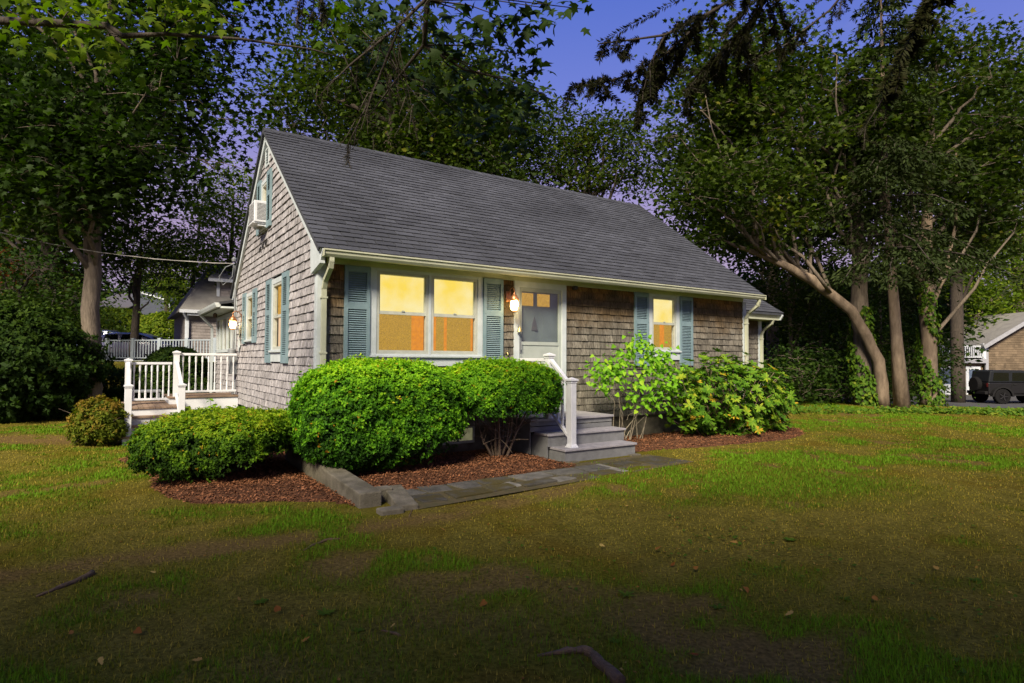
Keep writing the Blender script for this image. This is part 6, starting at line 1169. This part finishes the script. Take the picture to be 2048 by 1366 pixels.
b = MB(); b.bar((4.1, -.05, 5.78), (Wd+.1, -.05, 4.8), .1, .14); b.box(Wd-.1, Wd+.08, -.08, .02, -1, 4.75); b.box(-1.05, -.85, -.08, .02, -1, 4.3); b.bar((1.6, -.4, 2.2), (3.0, -.4, 3.0), .1, .12); b.bar((3.0, -.4, 3.0), (4.6, -.4, 2.1), .1, .12); b.box(1.7, 4.5, -.42, -.36, 1.95, 2.12); b.build('trim', m_ftrim, n2_)
MB().prism([(1.6, 2.1), (3.0, 2.95), (4.6, 2.1)], 'y', -.35, -.01).build('porch_gable', m_blue, n2_)
for (a, b_, c, d) in ((-.6, 1.0, 3.55, 4.05), (3.1, 3.8, 3.0, 4.1), (2.0, 3.3, .4, 1.85), (2.2, 4.2, 2.18, 2.42)): wo = MB().box(a-.08, b_+.08, -.46 if c < 2.5 else -.06, -.40 if c < 2.5 else -.02, c-.08, d+.08).build('window', m_ftrim, n2_); yy = -.48 if c < 2.5 else -.08; MB().box(a, b_, yy, yy+.01, c, d).build('pane', m_carglass, wo)
# house on the right
h0 = at(1972, 700, 41); n3 = thing('neighbour_house', 'tan shingle house with roof deck behind the off-road car', 'house', (h0.x, h0.y, -.9), R(0))
b = MB(); b.prism([(0, 0), (0, 3.75), (3.6, 5.85), (7.2, 3.75), (7.2, 0)], 'y', 0, 8); b.build('wall', m_tan, n3); bb_ = MB()
for q in siding_pieces(lambda z: (.12 if z < 3.7 else .12+(z-3.7)/.583, 5.0), .1, 5.4, [], .16, 41, (.16, .34)): bb_.add([(v[0], v[1]-.01, v[2]) for v in wedge(q[0], q[1], q[2], q[3], .03, 0)], WF, q[6])
o = bb_.build('shingle_field', m_tans, n3); o['kind'] = 'stuff'
MB().add([(-.45, -.4, 3.55), (3.6, -.4, 5.95), (3.6, 8.2, 5.95), (-.45, 8.2, 3.55), (-.45, -.4, 3.40), (3.6, -.4, 5.80), (3.6, 8.2, 5.80), (-.45, 8.2, 3.40)], [(0, 1, 2, 3), (7, 6, 5, 4), (0, 4, 5, 1), (1, 5, 6, 2), (2, 6, 7, 3), (3, 7, 4, 0)]).add([(7.65, -.4, 3.55), (3.6, -.4, 5.96), (3.6, 8.2, 5.96), (7.65, 8.2, 3.55)], [(0, 1, 2, 3)]).build('roof', m_froof, n3)
b = MB(); b.bar((-.45, -.42, 3.42), (3.6, -.42, 5.82), .05, .24); b.bar((-.3, -.06, 3.36), (3.6, -.06, 5.66), .06, .14); b.box(-.08, .12, -.06, .04, 0, 3.6); b.build('rake_board', mat('grey_trim', (.30, .31, .35)), n3)
MB().box(-3.6, -.1, .2, 6, 0, 2.35).build('wing', m_tan, n3); MB().box(-3.9, -.09, -.2, 6, 2.35, 2.62).build('deck_fascia', mat('grey_trim', (.3, .31, .35)), n3)
dk = thing('roof_deck_railing', 'white railing of the roof deck beside the tan house', 'railing', (h0.x-3.9, h0.y-.1, -.9+2.62))
for x in (0.05, 1.25, 2.0, 3.65): MB().box(x-.10, x+.10, -.10, .10, 0, 1.0).box(x-.13, x+.13, -.13, .13, 1.0, 1.05).build('post', m_ftrim, dk)
MB().box(0, 3.75, -.04, .04, .84, .92).build('top_rail', m_ftrim, dk); MB().box(0, 3.75, -.03, .03, .10, .17).build('bottom_rail', m_ftrim, dk)
for i in range(26): MB().box(.10+i*.142, .16+i*.142, -.03, .03, .17, .84).build('baluster', m_ftrim, dk)
for (a, b_, c, d) in ((-3.3, -2.2, .1, 2.0), (-1.2, -.4, .0, 2.0)):
    wo = MB().box(a-.1, b_+.1, .12, .19, c, d+.12).build('door', m_ftrim, n3); MB().box(a+.1, b_-.1, .10, .118, c+.8, d-.1).build('pane', m_fglass, wo)
